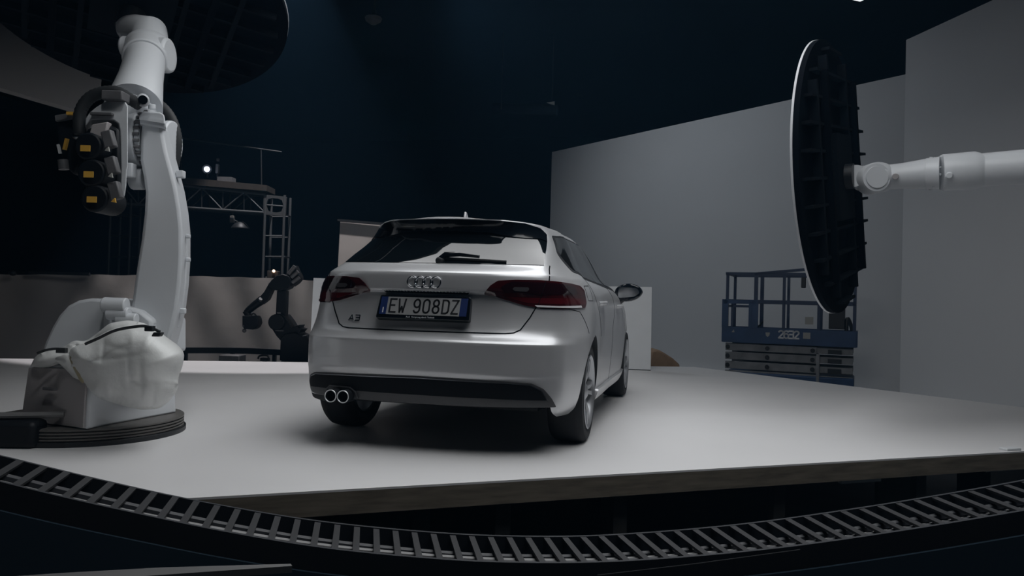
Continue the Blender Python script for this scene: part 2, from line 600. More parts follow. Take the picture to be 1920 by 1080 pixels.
CF_ = [pchip([r[0] for r in CARZ], [r[k] for r in CARZ]) for k in range(1, 8)]


def ctrl(z):
    yr, xc, yc, x4, y4, ww, yf = [f(z) for f in CF_]
    s = (yf - y4)
    return np.array([(0, yr), (0.36 * xc, yr + (yc - yr) * 0.07), (0.72 * xc, yr + (yc - yr) * 0.36), (xc, yc), (x4, y4),
                     (ww * 0.997, y4 + s * 0.2), (ww, y4 + s * 0.42), (ww * 0.99, y4 + s * 0.7),
                     (ww * 0.88, yf - s * 0.12), (ww * 0.55, yf - s * 0.03), (0, yf)])


_c0 = ctrl(0.8)
KN = np.concatenate([[0], np.cumsum(np.hypot(*np.diff(_c0, axis=0).T))])
TMAX = KN[-1]


def hermite(C, t):
    """C (11,2) control outline, t array of knot parameters (may be negative: mirrored side)"""
    t = np.asarray(t, float)
    sg = np.where(t < 0, -1.0, 1.0)
    ta = np.clip(np.abs(t), 0, TMAX - 1e-9)
    K = np.concatenate([[-KN[1]], KN, [2 * TMAX - KN[-2]]])
    P = np.concatenate([[C[1] * (-1, 1)], C, [C[-2] * (-1, 1)]])
    D = (P[1:] - P[:-1]) / (K[1:] - K[:-1])[:, None]
    h = (K[1:] - K[:-1])[:, None]
    m = (D[:-1] * h[1:] + D[1:] * h[:-1]) / (h[1:] + h[:-1])       # tangents at C
    i = np.clip(np.searchsorted(KN, ta, side='right') - 1, 0, len(KN) - 2)
    H = (KN[i + 1] - KN[i])
    s = (ta - KN[i]) / H
    s2_, s3_ = s * s, s ** 3
    p = (C[i] * (2 * s3_ - 3 * s2_ + 1)[:, None] + m[i] * (H * (s3_ - 2 * s2_ + s))[:, None]
         + C[i + 1] * (-2 * s3_ + 3 * s2_)[:, None] + m[i + 1] * (H * (s3_ - s2_))[:, None])
    p[:, 0] *= sg
    return p


def S(t, z):
    x, y = hermite(ctrl(z), [t])[0]
    return Vector((x, y, z))


def SN(t, z):
    e = 0.004
    a = S(t + e, z) - S(t - e, z)
    c = S(t, min(z + e, 1.38)) - S(t, z - e)
    n = a.cross(c)
    return n.normalized() if n.length > 0 else Vector((0, -1, 0))


_TS = np.linspace(0, TMAX * 0.999, 900)


def t_rear(x, z):
    P = hermite(ctrl(z), _TS)
    k = int(np.argmax(P[:, 0] > max(P[:, 0]) * 0.985))
    return math.copysign(float(np.interp(abs(x), P[:k + 1, 0], _TS[:k + 1])), x)


def t_side(y, z):
    P = hermite(ctrl(z), _TS)
    return float(np.interp(y, P[:, 1], _TS))


def tp(q):
    """('r', x, z) or ('s', y, z) or ('t', t, z) -> (t, z)"""
    if q[0] == 'r':
        return (t_rear(q[1], q[2]), q[2])
    if q[0] == 's':
        return (t_side(q[1], q[2]), q[2])
    return (q[1], q[2])


def densify(pts, h, closed=True):
    out = []
    n = len(pts)
    for i in range(n if closed else n - 1):
        a, c = pts[i], pts[(i + 1) % n]
        k = max(1, int(math.hypot(c[0] - a[0], c[1] - a[1]) / h))
        for j in range(k):
            out.append((a[0] + (c[0] - a[0]) * j / k, a[1] + (c[1] - a[1]) * j / k))
    if not closed:
        out.append(pts[-1])
    return out


def round_poly(pts, r, n=5):
    """round the corners of a closed 2-D polygon"""
    out = []
    N = len(pts)
    for i in range(N):
        a, p, c = Vector(pts[i - 1]), Vector(pts[i]), Vector(pts[(i + 1) % N])
        d1, d2 = a - p, c - p
        rr = min(r, d1.length * 0.45, d2.length * 0.45)
        q1, q2 = p + d1.normalized() * rr, p + d2.normalized() * rr
        for k in range(n + 1):
            s = k / n
            out.append(tuple((1 - s) ** 2 * q1 + 2 * s * (1 - s) * p + s * s * q2))
    return out


def patch(name, poly, m, parent, off=0.003, h=0.03, depth=0.012, rnd=0.0, both=False, offf=None, label=None, level=False):
    """a fitted piece of the car's skin: outline in skin coordinates, following the body with its own thickness"""
    P = [tp(q) for q in poly]
    if rnd:
        P = round_poly(P, rnd)
    B = densify(P, h * 0.6)
    xs = [p[0] for p in B]; zs = [p[1] for p in B]
    pts = list(B)
    x = min(xs) + h * 0.5
    while x < max(xs):
        z = min(zs) + h * 0.5
        while z < max(zs):
            ins = False
            for i in range(len(B)):
                (x1, y1), (x2, y2) = B[i - 1], B[i]
                if (y1 > z) != (y2 > z) and x < (x2 - x1) * (z - y1) / (y2 - y1) + x1:
                    ins = not ins
            if ins and min((px - x) ** 2 + (pz - z) ** 2 for px, pz in B) > (h * 0.35) ** 2:
                pts.append((x, z))
            z += h
        x += h
    vs, _, fs, _, _, _ = delaunay_2d_cdt([Vector(p) for p in pts], [], [list(range(len(B)))], 1, 1e-6)
    bm = MB()
    top = []
    for v in vs:
        n = SN(v.x, v.y)
        o = off if offf is None else offf(v.x, v.y)
        if level:
            n = Vector((n.x, n.y, 0)).normalized()
        top.append(bm.bm.verts.new(S(v.x, v.y) + n * o))
    for f in fs:
        try:
            bm.bm.faces.new([top[i] for i in f])
        except ValueError:
            pass
    bm.bm.edges.ensure_lookup_table()
    # skirt down into the body
    be = [e for e in bm.bm.edges if len(e.link_faces) == 1]
    low = {}
    cen = {}
    for e in be:
        for v in e.verts:
            if v not in low:
                i = top.index(v)
                q = vs[i]
                low[v] = bm.bm.verts.new(v.co - SN(q.x, q.y) * depth)
                cen[v] = bm.bm.verts.new(v.co)
    for e in be:
        a, c = e.verts
        bm.bm.faces.new((cen[a], cen[c], low[c], low[a]))
    if both:
        bm.mirrored().build(name, m, parent, smooth=50, label=label)
    # make sure the outer skin looks outwards
    return bm.build(name, m, parent, smooth=50, label=label)


def seam(name, line, width, parent, both=False, off=0.0012, h=0.02, m='gap', closed=False, thick=0.006):
    """thin strip along a line drawn on the skin"""
    P = densify([tp(q) for q in line], h, closed=closed)
    bm = MB()
    rows = []
    n_ = len(P)
    for i, (t, z) in enumerate(P):
        n = SN(t, z)
        c = S(t, z)
        a = S(*P[(i - 1) % n_ if closed else max(i - 1, 0)]); d = S(*P[(i + 1) % n_ if closed else min(i + 1, n_ - 1)])
        s = (d - a).normalized().cross(n).normalized()
        rows.append([bm.bm.verts.new(c + n * off + s * width / 2), bm.bm.verts.new(c + n * off - s * width / 2),
                     bm.bm.verts.new(c - n * thick - s * width / 2), bm.bm.verts.new(c - n * thick + s * width / 2)])
    rng = range(n_) if closed else range(n_ - 1)
    for i in rng:
        A, B = rows[i], rows[(i + 1) % n_]
        for k in range(4):
            bm.bm.faces.new((A[k], A[(k + 1) % 4], B[(k + 1) % 4], B[k]))
    if not closed:
        bm.bm.faces.new(rows[0]); bm.bm.faces.new(rows[-1][::-1])
    if both:
        bm.mirrored().build(name, M[m], parent, smooth=40)
    return bm.build(name, M[m], parent, smooth=40)


# --- body shell
def build_body():
    zs = []
    zk = [r[0] for r in CARZ]
    for a, c in zip(zk, zk[1:]):
        n = max(2, int((c - a) / 0.012))
        zs += [a + (c - a) * k / n for k in range(n)]
    zs.append(zk[-1])
    ts = list(np.concatenate([np.linspace(0, KN[4], 46)[:-1], np.linspace(KN[4], KN[7], 50)[:-1], np.linspace(KN[7], TMAX, 26)]))
    full = ts + [-t for t in ts[-2:0:-1]]
    bm = bmesh.new()
    rows = []
    for z in zs:
        P = hermite(ctrl(z), full)
        rows.append([bm.verts.new((p[0], p[1], z)) for p in P])
    n = len(full)
    for A, B in zip(rows, rows[1:]):
        for k in range(n):
            bm.faces.new((A[k], A[(k + 1) % n], B[(k + 1) % n], B[k]))
    # roof
    P = hermite(ctrl(zs[-1]), full)
    cy = (P[:, 1].min() + P[:, 1].max()) / 2
    prev = rows[-1]
    for s in (0.985, 0.96, 0.92, 0.86, 0.78, 0.68, 0.56, 0.42, 0.27, 0.12):
        row = [bm.verts.new((p[0] * s, cy + (p[1] - cy) * s, zs[-1] + 0.047 * (1 - s ** 3.2))) for p in P]
        for k in range(n):
            bm.faces.new((prev[k], prev[(k + 1) % n], row[(k + 1) % n], row[k]))
        prev = row
    c = bm.verts.new((0, cy, zs[-1] + 0.047))
    for k in range(n):
        bm.faces.new((prev[k], prev[(k + 1) % n], c))
    # underside
    c = bm.verts.new((0, 2.1, zs[0]))
    for k in range(n):
        bm.faces.new((rows[0][(k + 1) % n], rows[0][k], c))
    bmesh.ops.recalc_face_normals(bm, faces=bm.faces[:])
    me = bpy.data.meshes.new('body')
    bm.to_mesh(me); bm.free()
    me.materials.append(M['paint'])
    me.materials.append(M['black_plastic'])
    o = bpy.data.objects.new('body', me)
    COL.objects.link(o)
    # wheel wells and the open middle of the rear apron
    cuts = []
    for y in (0.807, 3.443):
        for sx in (-1, 1):
            q = MB(); q.cyl((sx * 0.60, y, 0.325), (sx * 1.3, y, 0.325), 0.352, seg=64)
            cuts.append(q.build('cut', M['black_plastic'], smooth=0))
    q = MB(); q.prism([(-0.765, -0.5, 0.1), (0.765, -0.5, 0.1), (0.735, -0.5, 0.285), (0.30, -0.5, 0.283), (-0.30, -0.5, 0.283), (-0.77, -0.5, 0.285)], (0, 1.0, 0))
    cuts.append(q.build('cut', M['black_plastic'], smooth=0))
    for k, cobj in enumerate(cuts):
        md = o.modifiers.new('b%d' % k, 'BOOLEAN'); md.object = cobj; md.operation = 'DIFFERENCE'; md.solver = 'EXACT'
    bpy.context.view_layer.update()
    dg = bpy.context.evaluated_depsgraph_get()
    me2 = bpy.data.meshes.new_from_object(o.evaluated_get(dg))
    o.modifiers.clear()
    o.data = me2
    for cobj in cuts:
        bpy.data.objects.remove(cobj)
    me2.materials.clear()
    me2.materials.append(M['paint']); me2.materials.append(M['black_plastic'])
    for p in me2.polygons:
        c = p.center
        well = False
        for y in (0.807, 3.443):
            if math.hypot(c.y - y, c.z - 0.325) < 0.3515 + 0.002 and abs(c.x) > 0.58:
                well = True
        if c.z < 0.2851 and abs(p.normal.z) > 0.9 and p.normal.z < 0:
            well = True
        if abs(c.x) < 0.76 and c.z < 0.286 and c.y > 0.45 and p.normal.y < -0.9:
            well = True
        p.material_index = 1 if well else 0
        p.use_smooth = True
    me2.set_sharp_from_angle(angle=math.radians(42))
    o.parent = car
    ORIGIN[o.name] = Vector((0, 0, 0))
    return o


body = build_body()
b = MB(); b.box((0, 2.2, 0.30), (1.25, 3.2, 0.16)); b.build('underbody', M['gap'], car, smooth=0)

# --- rear screen and spoiler
tail = [('r', -0.640, 1.100), ('r', -0.3, 1.096), ('r', 0, 1.096), ('r', 0.3, 1.096), ('r', 0.640, 1.100), ('r', 0.604, 1.235), ('r', 0.585, 1.300), ('r', 0, 1.310), ('r', -0.585, 1.300), ('r', -0.604, 1.235)]
rear_glass = patch('rear_window', tail, M['glass'], car, off=0.003, h=0.04)


def sp_off(t, z):
    k = max(0.0, min(1.0, (1.376 - z) / 0.09))
    e = max(0.0, min(1.0, (abs(t) - 0.46) / 0.22))
    return (0.056 - 0.044 * k) * (1 - e) + (0.022 - 0.012 * k) * e


sp = [('r', -0.590, 1.268), ('r', -0.555, 1.283), ('r', -0.48, 1.279), ('r', -0.36, 1.286), ('r', -0.28, 1.302), ('r', 0, 1.305), ('r', 0.28, 1.302), ('r', 0.36, 1.286), ('r', 0.48, 1.279), ('r', 0.555, 1.283), ('r', 0.590, 1.268),
      ('r', 0.575, 1.315), ('r', 0.530, 1.355), ('r', 0.45, 1.372), ('r', 0, 1.376), ('r', -0.45, 1.372), ('r', -0.530, 1.355), ('r', -0.575, 1.315)]
patch('roof_spoiler', sp, M['gloss_black'], car, h=0.03, depth=0.03, offf=sp_off, level=True)
lip = [('r', -0.535, 1.352), ('r', -0.45, 1.373), ('r', 0, 1.3768), ('r', 0.45, 1.373), ('r', 0.535, 1.352),
       ('r', 0.530, 1.362), ('r', 0.45, 1.3795), ('r', 0, 1.3798), ('r', -0.45, 1.3795), ('r', -0.530, 1.362)]
patch('spoiler_lip', lip, M['paint'], car, h=0.02, depth=0.07, offf=lambda t, z: sp_off(t, 1.376) + 0.002, level=True)
# side windows
trim_poly = [('s', 0.80, 1.318), ('s', 0.70, 1.20), ('s', 0.66, 1.075), ('s', 0.86, 1.050), ('s', 1.6, 1.022), ('s', 2.3, 0.995), ('s', 2.66, 0.985), ('s', 2.50, 1.10), ('s', 2.28, 1.235), ('s', 2.08, 1.322), ('s', 1.6, 1.345), ('s', 1.05, 1.338)]
patch('window_trim', trim_poly, M['black_plastic'], car, off=0.002, h=0.05, both=True, rnd=0.02)
patch('side_window', [('s', 0.84, 1.306), ('s', 0.74, 1.20), ('s', 0.71, 1.088), ('s', 0.88, 1.064), ('s', 1.6, 1.036), ('s', 1.86, 1.03), ('s', 1.82, 1.322), ('s', 1.6, 1.330), ('s', 1.05, 1.322)], M['side_glass'], car, off=0.0045, h=0.05, both=True, rnd=0.02)
patch('side_window', [('s', 1.95, 1.03), ('s', 2.3, 1.012), ('s', 2.58, 1.0), ('s', 2.44, 1.10), ('s', 2.22, 1.225), ('s', 2.04, 1.305), ('s', 1.91, 1.318)], M['side_glass'], car, off=0.0045, h=0.05, both=True, rnd=0.015)
# windscreen
patch('windscreen', [('t', TMAX * 0.90, 1.02), ('t', TMAX * 0.999, 1.02), ('t', TMAX * 0.999, 1.33), ('t', TMAX * 0.90, 1.33)], M['glass'], car, off=0.003, h=0.06, both=True)

# --- shut lines and creases
hatch = [('r', -0.700, 1.030), ('r', -0.694, 0.99), ('r', -0.664, 0.93), ('r', -0.640, 0.86), ('r', -0.605, 0.79), ('r', -0.560, 0.720), ('r', -0.525, 0.702), ('r', -0.48, 0.697), ('r', 0, 0.695), ('r', 0.48, 0.697), ('r', 0.525, 0.702), ('r', 0.560, 0.720), ('r', 0.605, 0.79), ('r', 0.640, 0.86), ('r', 0.664, 0.93), ('r', 0.694, 0.99), ('r', 0.694, 1.03), ('r', 0.668, 1.10)]
seam('tailgate_gap', hatch, 0.007, car, off=0.002)
for yy, zt in ((1.93, 1.01), (2.98, 0.90)):
    seam('door_gap', [('s', yy, 0.30), ('s', yy + 0.01, 0.7), ('s', yy, zt)], 0.005, car, both=True)
seam('door_gap', [('s', 1.22, 0.66), ('s', 1.16, 0.80), ('s', 0.98, 0.93), ('s', 0.86, 1.045)], 0.005, car, both=True)
seam('fuel_flap_gap', [('s', 0.62, 0.90), ('s', 0.62, 0.99), ('s', 0.76, 0.995), ('s', 0.76, 0.90)], 0.003, car, closed=True)
seam('bumper_gap', [('r', 0.655, 0.845), ('r', 0.80, 0.845), ('s', 0.46, 0.83), ('s', 0.54, 0.70)], 0.003, car, both=True)
# door handles
for yy, zz in ((1.16, 0.885), (2.22, 0.868)):
    q = MB()
    for sx in (1,):
        n = SN(t_side(yy, zz), zz); c = S(t_side(yy, zz), zz)
        path = [c + n * 0.004 + Vector((0, -0.005, 0)), c + n * 0.034 + Vector((0, 0.03, 0)), c + n * 0.04 + Vector((0, 0.10, 0.002)), c + n * 0.034 + Vector((0, 0.18, 0)), c + n * 0.004 + Vector((0, 0.215, 0))]
        q.tube(path, 0.013, 10)
    q.build('door_handle', M['paint'], car)
# sill skirts
patch('side_skirt', [('s', 1.19, 0.232), ('s', 1.19, 0.300), ('s', 3.06, 0.300), ('s', 3.06, 0.232)], M['paint'], car, off=0.022, h=0.06, depth=0.05, both=True, rnd=0.02)

# --- lower rear apron
ins = [('r', -0.765, 0.318), ('r', -0.775, 0.360), ('r', -0.755, 0.402), ('r', -0.71, 0.420), ('r', -0.5, 0.431), ('r', 0, 0.441), ('r', 0.5, 0.432), ('r', 0.64, 0.423), ('r', 0.70, 0.393), ('r', 0.74, 0.340), ('r', 0.762, 0.288), ('r', 0.5, 0.287), ('r', 0, 0.287), ('r', -0.5, 0.287), ('r', -0.70, 0.289), ('r', -0.748, 0.296)]
patch('diffuser', ins, M['diffuser'], car, off=0.006, h=0.03, rnd=0.01)
gr = [('r', -0.755, 0.330), ('r', -0.763, 0.360), ('r', -0.742, 0.394), ('r', -0.70, 0.411), ('r', -0.5, 0.422), ('r', 0, 0.432), ('r', 0.5, 0.423), ('r', 0.63, 0.414), ('r', 0.685, 0.382), ('r', 0.715, 0.328), ('r', 0.4, 0.334), ('r', 0, 0.336), ('r', -0.36, 0.336), ('r', -0.60, 0.334)]
patch('grille_insert', gr, M['insert_black'], car, off=0.0085, h=0.03, rnd=0.008)
seam('insert_trim', [('r', -0.742, 0.394), ('r', -0.70, 0.411), ('r', -0.5, 0.421), ('r', 0, 0.432), ('r', 0.5, 0.423), ('r', 0.63, 0.414), ('r', 0.69, 0.382), ('r', 0.722, 0.325)], 0.004, car, off=0.011, m='dull_chrome')
# exhaust housing and tips
patch('exhaust_surround', [('r', -0.605, 0.288), ('r', -0.600, 0.330), ('r', -0.575, 0.352), ('r', -0.430, 0.352), ('r', -0.395, 0.330), ('r', -0.375, 0.288)], M['black_plastic'], car, off=0.014, h=0.02, depth=0.02, rnd=0.02)
seam('exhaust_trim', [('r', -0.604, 0.305), ('r', -0.600, 0.332), ('r', -0.575, 0.353), ('r', -0.430, 0.353), ('r', -0.395, 0.331), ('r', -0.378, 0.295)], 0.006, car, off=0.017, m='diffuser')
for x in (-0.525, -0.447):
    q = MB()
    y0 = -0.005
    q.lathe([(0.0, 0.10), (0.0305, 0.10), (0.0305, 0.0), (0.033, -0.005), (0.0365, -0.005), (0.038, 0.0), (0.038, 0.14), (0.0, 0.14)], (x, y0, 0.303), (0, 1, 0), seg=36)
    e = q.build('exhaust_tip', M['black_plastic'], car, label='chrome ringed exhaust tip')
    q = MB(); q.tube([(x + 0.0345 * math.cos(2 * PI * k / 40), y0 - 0.004, 0.303 + 0.0345 * math.sin(2 * PI * k / 40)) for k in range(40)], 0.0032, 10, closed=True)
    q.build('chrome_ring', M['tip_chrome'], e)
    q = MB(); q.lathe([(0, 0.0), (0.0303, 0.0), (0.0303, 0.02), (0, 0.02)], (x, y0 + 0.02, 0.303), (0, 1, 0), seg=36)
    q.build('pipe_bore', M['gap'], e)

# --- tail lamps
def taillight(side):
    def q(pt):
        t, z = tp(pt)
        return ('t', t * side, z)
    outer = [('r', 0.348, 0.922), ('r', 0.385, 0.968), ('r', 0.425, 0.996), ('r', 0.52, 1.004), ('r', 0.64, 1.006), ('r', 0.72, 1.003), ('s', 0.44, 0.995), ('s', 0.54, 0.984), ('s', 0.57, 0.960), ('s', 0.555, 0.880), ('s', 0.52, 0.853), ('s', 0.40, 0.846), ('r', 0.75, 0.846), ('r', 0.66, 0.846), ('r', 0.575, 0.858), ('r', 0.46, 0.890)]
    L = patch('taillight', [q(p) for p in outer], M['lens'], car, off=0.008, h=0.025, depth=0.02, rnd=0.008)
    # darker upper band, brighter lower red bar, clear lamp and white lower strip
    patch('dark_band', [q(p) for p in [('r', 0.50, 0.995), ('r', 0.44, 0.960), ('r', 0.46, 0.935), ('r', 0.66, 0.925), ('s', 0.40, 0.928), ('s', 0.47, 0.935), ('s', 0.46, 0.978), ('r', 0.72, 0.992)]], M['lens_dark'], L, off=0.0095, h=0.025, rnd=0.01)
    patch('red_bar', [q(p) for p in [('r', 0.45, 0.908), ('r', 0.585, 0.873), ('r', 0.66, 0.872), ('s', 0.40, 0.872), ('s', 0.53, 0.872), ('s', 0.55, 0.900), ('s', 0.42, 0.910), ('r', 0.70, 0.905), ('r', 0.60, 0.905)]], M['lens_red'], L, off=0.0095, h=0.025, rnd=0.008)
    patch('clear_lamp', [q(p) for p in [('r', 0.515, 0.962), ('r', 0.505, 0.950), ('r', 0.520, 0.940), ('r', 0.585, 0.938), ('r', 0.595, 0.952), ('r', 0.59, 0.962)]], M['lens_clear'], L, off=0.0108, h=0.015, rnd=0.005)
    patch('reversing_lamp' if side > 0 else 'fog_lamp', [q(p) for p in [('r', 0.625, 0.862), ('r', 0.640, 0.851), ('r', 0.75, 0.850), ('s', 0.40, 0.850), ('s', 0.48, 0.853), ('s', 0.475, 0.866), ('r', 0.75, 0.860)]], M['lens_white'] if side > 0 else M['lens_red'], L, off=0.0108, h=0.02, rnd=0.003)
    seam('lens_seam', [q(p) for p in [('r', 0.676, 1.003), ('r', 0.660, 0.93), ('r', 0.640, 0.855)]], 0.004, L, off=0.0095)


taillight(1)
taillight(-1)

# --- badge: four linked rings
for k in range(4):
    x = -0.0745 + 0.0475 * k + 0.0015
    z = 0.978
    c = S(t_rear(x, z), z) + Vector((0, -0.007, 0))
    q = MB()
    n = 40
    path = [c + Vector((0.0305 * math.cos(2 * PI * j / n), 0, 0.0305 * math.sin(2 * PI * j / n))) for j in range(n)]
    q.tube(path, 0.0047, 8, closed=True)
    q.build('badge_ring', M['chrome'], car)


def stroke_glyph(lines, width, origin, X, Y, N, th, m, name, parent, closed=()):
    """letter made of strokes: each line a list of (x, y) in letter units"""
    q = MB()
    for ln in lines:
        P = [origin + X * a + Y * c for a, c in ln]
        for a, c in zip(P, P[1:]):
            d = (c - a)
            if d.length < 1e-6:
                continue
            d.normalize()
            s = N.cross(d).normalized()
            e = d * width * 0.35
            q.box((a + c) / 2 + N * th / 2, ((c - a).length + 2 * e.length, width, th), d, s, N)
    return q.build(name, m, parent, smooth=0)


def arc(cx, cy, rx, ry, a0, a1, n=8):
    return [(cx + rx * math.cos(math.radians(a0 + (a1 - a0) * k / n)), cy + ry * math.sin(math.radians(a0 + (a1 - a0) * k / n))) for k in range(n + 1)]


GLY = {   # in a 1 wide by 2 high box
    'E': [[(0.95, 2), (0.05, 2), (0.05, 0), (0.95, 0)], [(0.05, 1.05), (0.75, 1.05)]],
    'W': [[(0, 2), (0.25, 0), (0.5, 0.85), (0.75, 0), (1, 2)]],
    '9': [arc(0.5, 1.4, 0.45, 0.6, 0, 360, 16), [(0.95, 1.4), (0.95, 0.55)] + arc(0.5, 0.55, 0.45, 0.55, 0, -150, 8)],
    '0': [[(0.05, 0.5), (0.05, 1.5)] + arc(0.5, 1.5, 0.45, 0.5, 180, 0) + [(0.95, 0.5)] + arc(0.5, 0.5, 0.45, 0.5, 0, -180)],
    '8': [arc(0.5, 1.52, 0.40, 0.48, 0, 360, 16), arc(0.5, 0.52, 0.45, 0.52, 0, 360, 16)],
    'D': [[(0.05, 0), (0.05, 2), (0.5, 2)] + arc(0.5, 1.5, 0.45, 0.5, 90, 0) + [(0.95, 0.5)] + arc(0.5, 0.5, 0.45, 0.5, 0, -90) + [(0.05, 0)]],
    'Z': [[(0.05, 2), (0.95, 2), (0.05, 0), (0.95, 0)]],
    'A': [[(0, 0), (0.5, 2), (1, 0)], [(0.2, 0.6), (0.8, 0.6)]],
    '3': [[(0.05, 2), (0.9, 2), (0.95, 1.9), (0.95, 0.1), (0.9, 0), (0.05, 0)], [(0.2, 1.05), (0.95, 1.05)]],
    '2': [arc(0.5, 1.5, 0.45, 0.5, 160, -20, 8) + [(0.05, 0), (0.95, 0)]],
    '6': [arc(0.5, 0.6, 0.45, 0.6, 0, 360, 16), [(0.05, 0.6), (0.05, 1.45)] + arc(0.5, 1.45, 0.45, 0.55, 180, 30, 8)],
    'I': [[(0.5, 0), (0.5, 2)]],
}

# --- number plate
pt = Vector((0, 0.090, 0.890)); pb = Vector((0, 0.050, 0.784))
pz = (pt - pb).normalized(); px_ = Vector((1, 0, 0)); pn = px_.cross(pz)
pc = (pt + pb) / 2
q = MB(); q.prism([pc + px_ * a + pz * c for a, c in round_poly([(-0.283, -0.077), (0.283, -0.077), (0.276, 0.067), (-0.276, 0.067)], 0.012)], pn * -0.045)
pf = q.build('plate_holder', M['gloss_black'], car, bevel=0.004)
q = MB(); q.box(pc + pn * 0.002, (0.444, 0.108, 0.004), px_, pz, pn)
pp = q.build('number_plate', M['plate_white'], car, smooth=0)
for sx in (-1, 1):
    q = MB(); q.box(pc + px_ * sx * 0.243 + pn * 0.002, (0.042, 0.108, 0.0044), px_, pz, pn)
    q.build('blue_band', M['plate_blue'], pp, smooth=0)
stroke_glyph(GLY['I'], 0.006, pc + px_ * -0.248 + pz * -0.042 + pn * 0.004, px_ * 0.01, pz * 0.014, pn, 0.001, M['pale_ink'], 'country_letter', pp)
for ch, x in zip('EW908DZ', (-0.205, -0.150, -0.058, 0.0, 0.058, 0.116, 0.172)):
    stroke_glyph(GLY[ch], 0.0105, pc + px_ * x + pz * -0.040 + pn * 0.004, px_ * 0.040, pz * 0.040, pn, 0.001, M['ink'], 'letter', pp)
# line of small print under the plate
fc = bpy.data.curves.new('small_print', 'FONT')
fc.body = 'Audi  Vorsprung durch Technik'
fc.size = 0.0135
fc.align_x = 'CENTER'
fc.extrude = 0.0003
fo = bpy.data.objects.new('small_print', fc)
COL.objects.link(fo)
bpy.context.view_layer.update()
me = bpy.data.meshes.new_from_object(fo.evaluated_get(bpy.context.evaluated_depsgraph_get()))
bpy.data.objects.remove(fo)
me.materials.clear(); me.materials.append(M['pale_ink'])
fo = bpy.data.objects.new('small_print', me)
COL.objects.link(fo); fo.parent = car
tc = pc + pz * -0.0705 + pn * 0.0015 + px_ * -0.01
fo.matrix_local = Matrix(((px_.x, pz.x, pn.x, tc.x), (px_.y, pz.y, pn.y, tc.y), (px_.z, pz.z, pn.z, tc.z), (0, 0, 0, 1)))
ORIGIN[fo.name] = Vector((0, 0, 0))
# shade under the tailgate step above the plate, painted as a black strip
patch('plate_recess_shade', [('r', -0.25, 0.913), ('r', 0.25, 0.913), ('r', 0.27, 0.930), ('r', -0.27, 0.930)], M['gloss_black'], car, off=0.001, h=0.02, depth=0.01)
# model badge
for ch, x in (('A', -0.488), ('3', -0.446)):
    z = 0.742
    c = S(t_rear(x + 0.015, z), z)
    X = (S(t_rear(x + 0.03, z), z) - S(t_rear(x, z), z)).normalized()
    N = SN(t_rear(x, z), z)
    Y = N.cross(X)
    stroke_glyph(GLY[ch], 0.006, S(t_rear(x, z), z) + N * 0.001, X * 0.034, Y * 0.016, N, 0.005, M['chrome'], 'model_letter', car)

# --- wiper and aerial
def rp(x, z, o):
    t = t_rear(x, z)
    return S(t, z) + SN(t, z) * o


q = MB(); q.tube([rp(0.035, 1.115, 0.012), rp(0.06, 1.128, 0.03), rp(0.15, 1.128, 0.035), rp(0.27, 1.118, 0.03)], [0.02, 0.017, 0.014, 0.010], 10)
wa = q.build('rear_wiper', M['gloss_black'], car)
q = MB(); q.ball(rp(0.03, 1.108, 0.008), 0.028, s=(1, 0.7, 0.8)); q.build('wiper_pivot', M['black_plastic'], wa)
q = MB(); q.tube([rp(0.05, 1.122, 0.009), rp(0.25, 1.112, 0.012), rp(0.43, 1.106, 0.010)], 0.008, 8); q.build('wiper_blade', M['rubber'], wa)
q = MB(); q.prism([(0.006, 0.80, 1.405), (0.006, 0.93, 1.41), (0.003, 0.86, 1.475), (0.003, 0.835, 1.478)], (-0.012, 0, 0)); q.build('roof_aerial', M['paint'], car, bevel=0.003)

# --- door mirrors
def door_mirror(sx):
    c = Vector((sx * 0.950, 2.62, 0.992))
    q = MB()
    q.ball(c, 1.0, seg=28, rings=16, s=(0.122, 0.085, 0.078))
    for v in q.bm.verts:
        d = v.co - c
        if d.y < -0.03:
            v.co.y = c.y - 0.03 - (d.y + 0.03) * 0.1 * -1
        v.co.z += 0.12 * d.x * sx * (1 if d.z < 0 else 0.1)
        if d.x * sx < 0:
            v.co.z += 0.0
    h = q.build('door_mirror', M['gloss_black'], car)
    q = MB()
    pts = round_poly([(-0.085, 0.046), (0.075, 0.040), (0.098, -0.002), (0.055, -0.035), (-0.088, -0.050)], 0.025)
    q.prism([c + Vector((sx * a, -0.036, z)) for a, z in pts], (0, 0.01, 0))
    q.build('mirror_glass', M['chrome'], h, smooth=0)
    q = MB(); q.tube([c + Vector((-sx * 0.05, 0.02, -0.05)), c + Vector((-sx * 0.085, 0.02, -0.085)), c + Vector((-sx * 0.115, 0.03, -0.095))], [0.032, 0.026, 0.03], 12)
    q.build('mirror_arm', M['gloss_black'], h)


door_mirror(1)
door_mirror(-1)

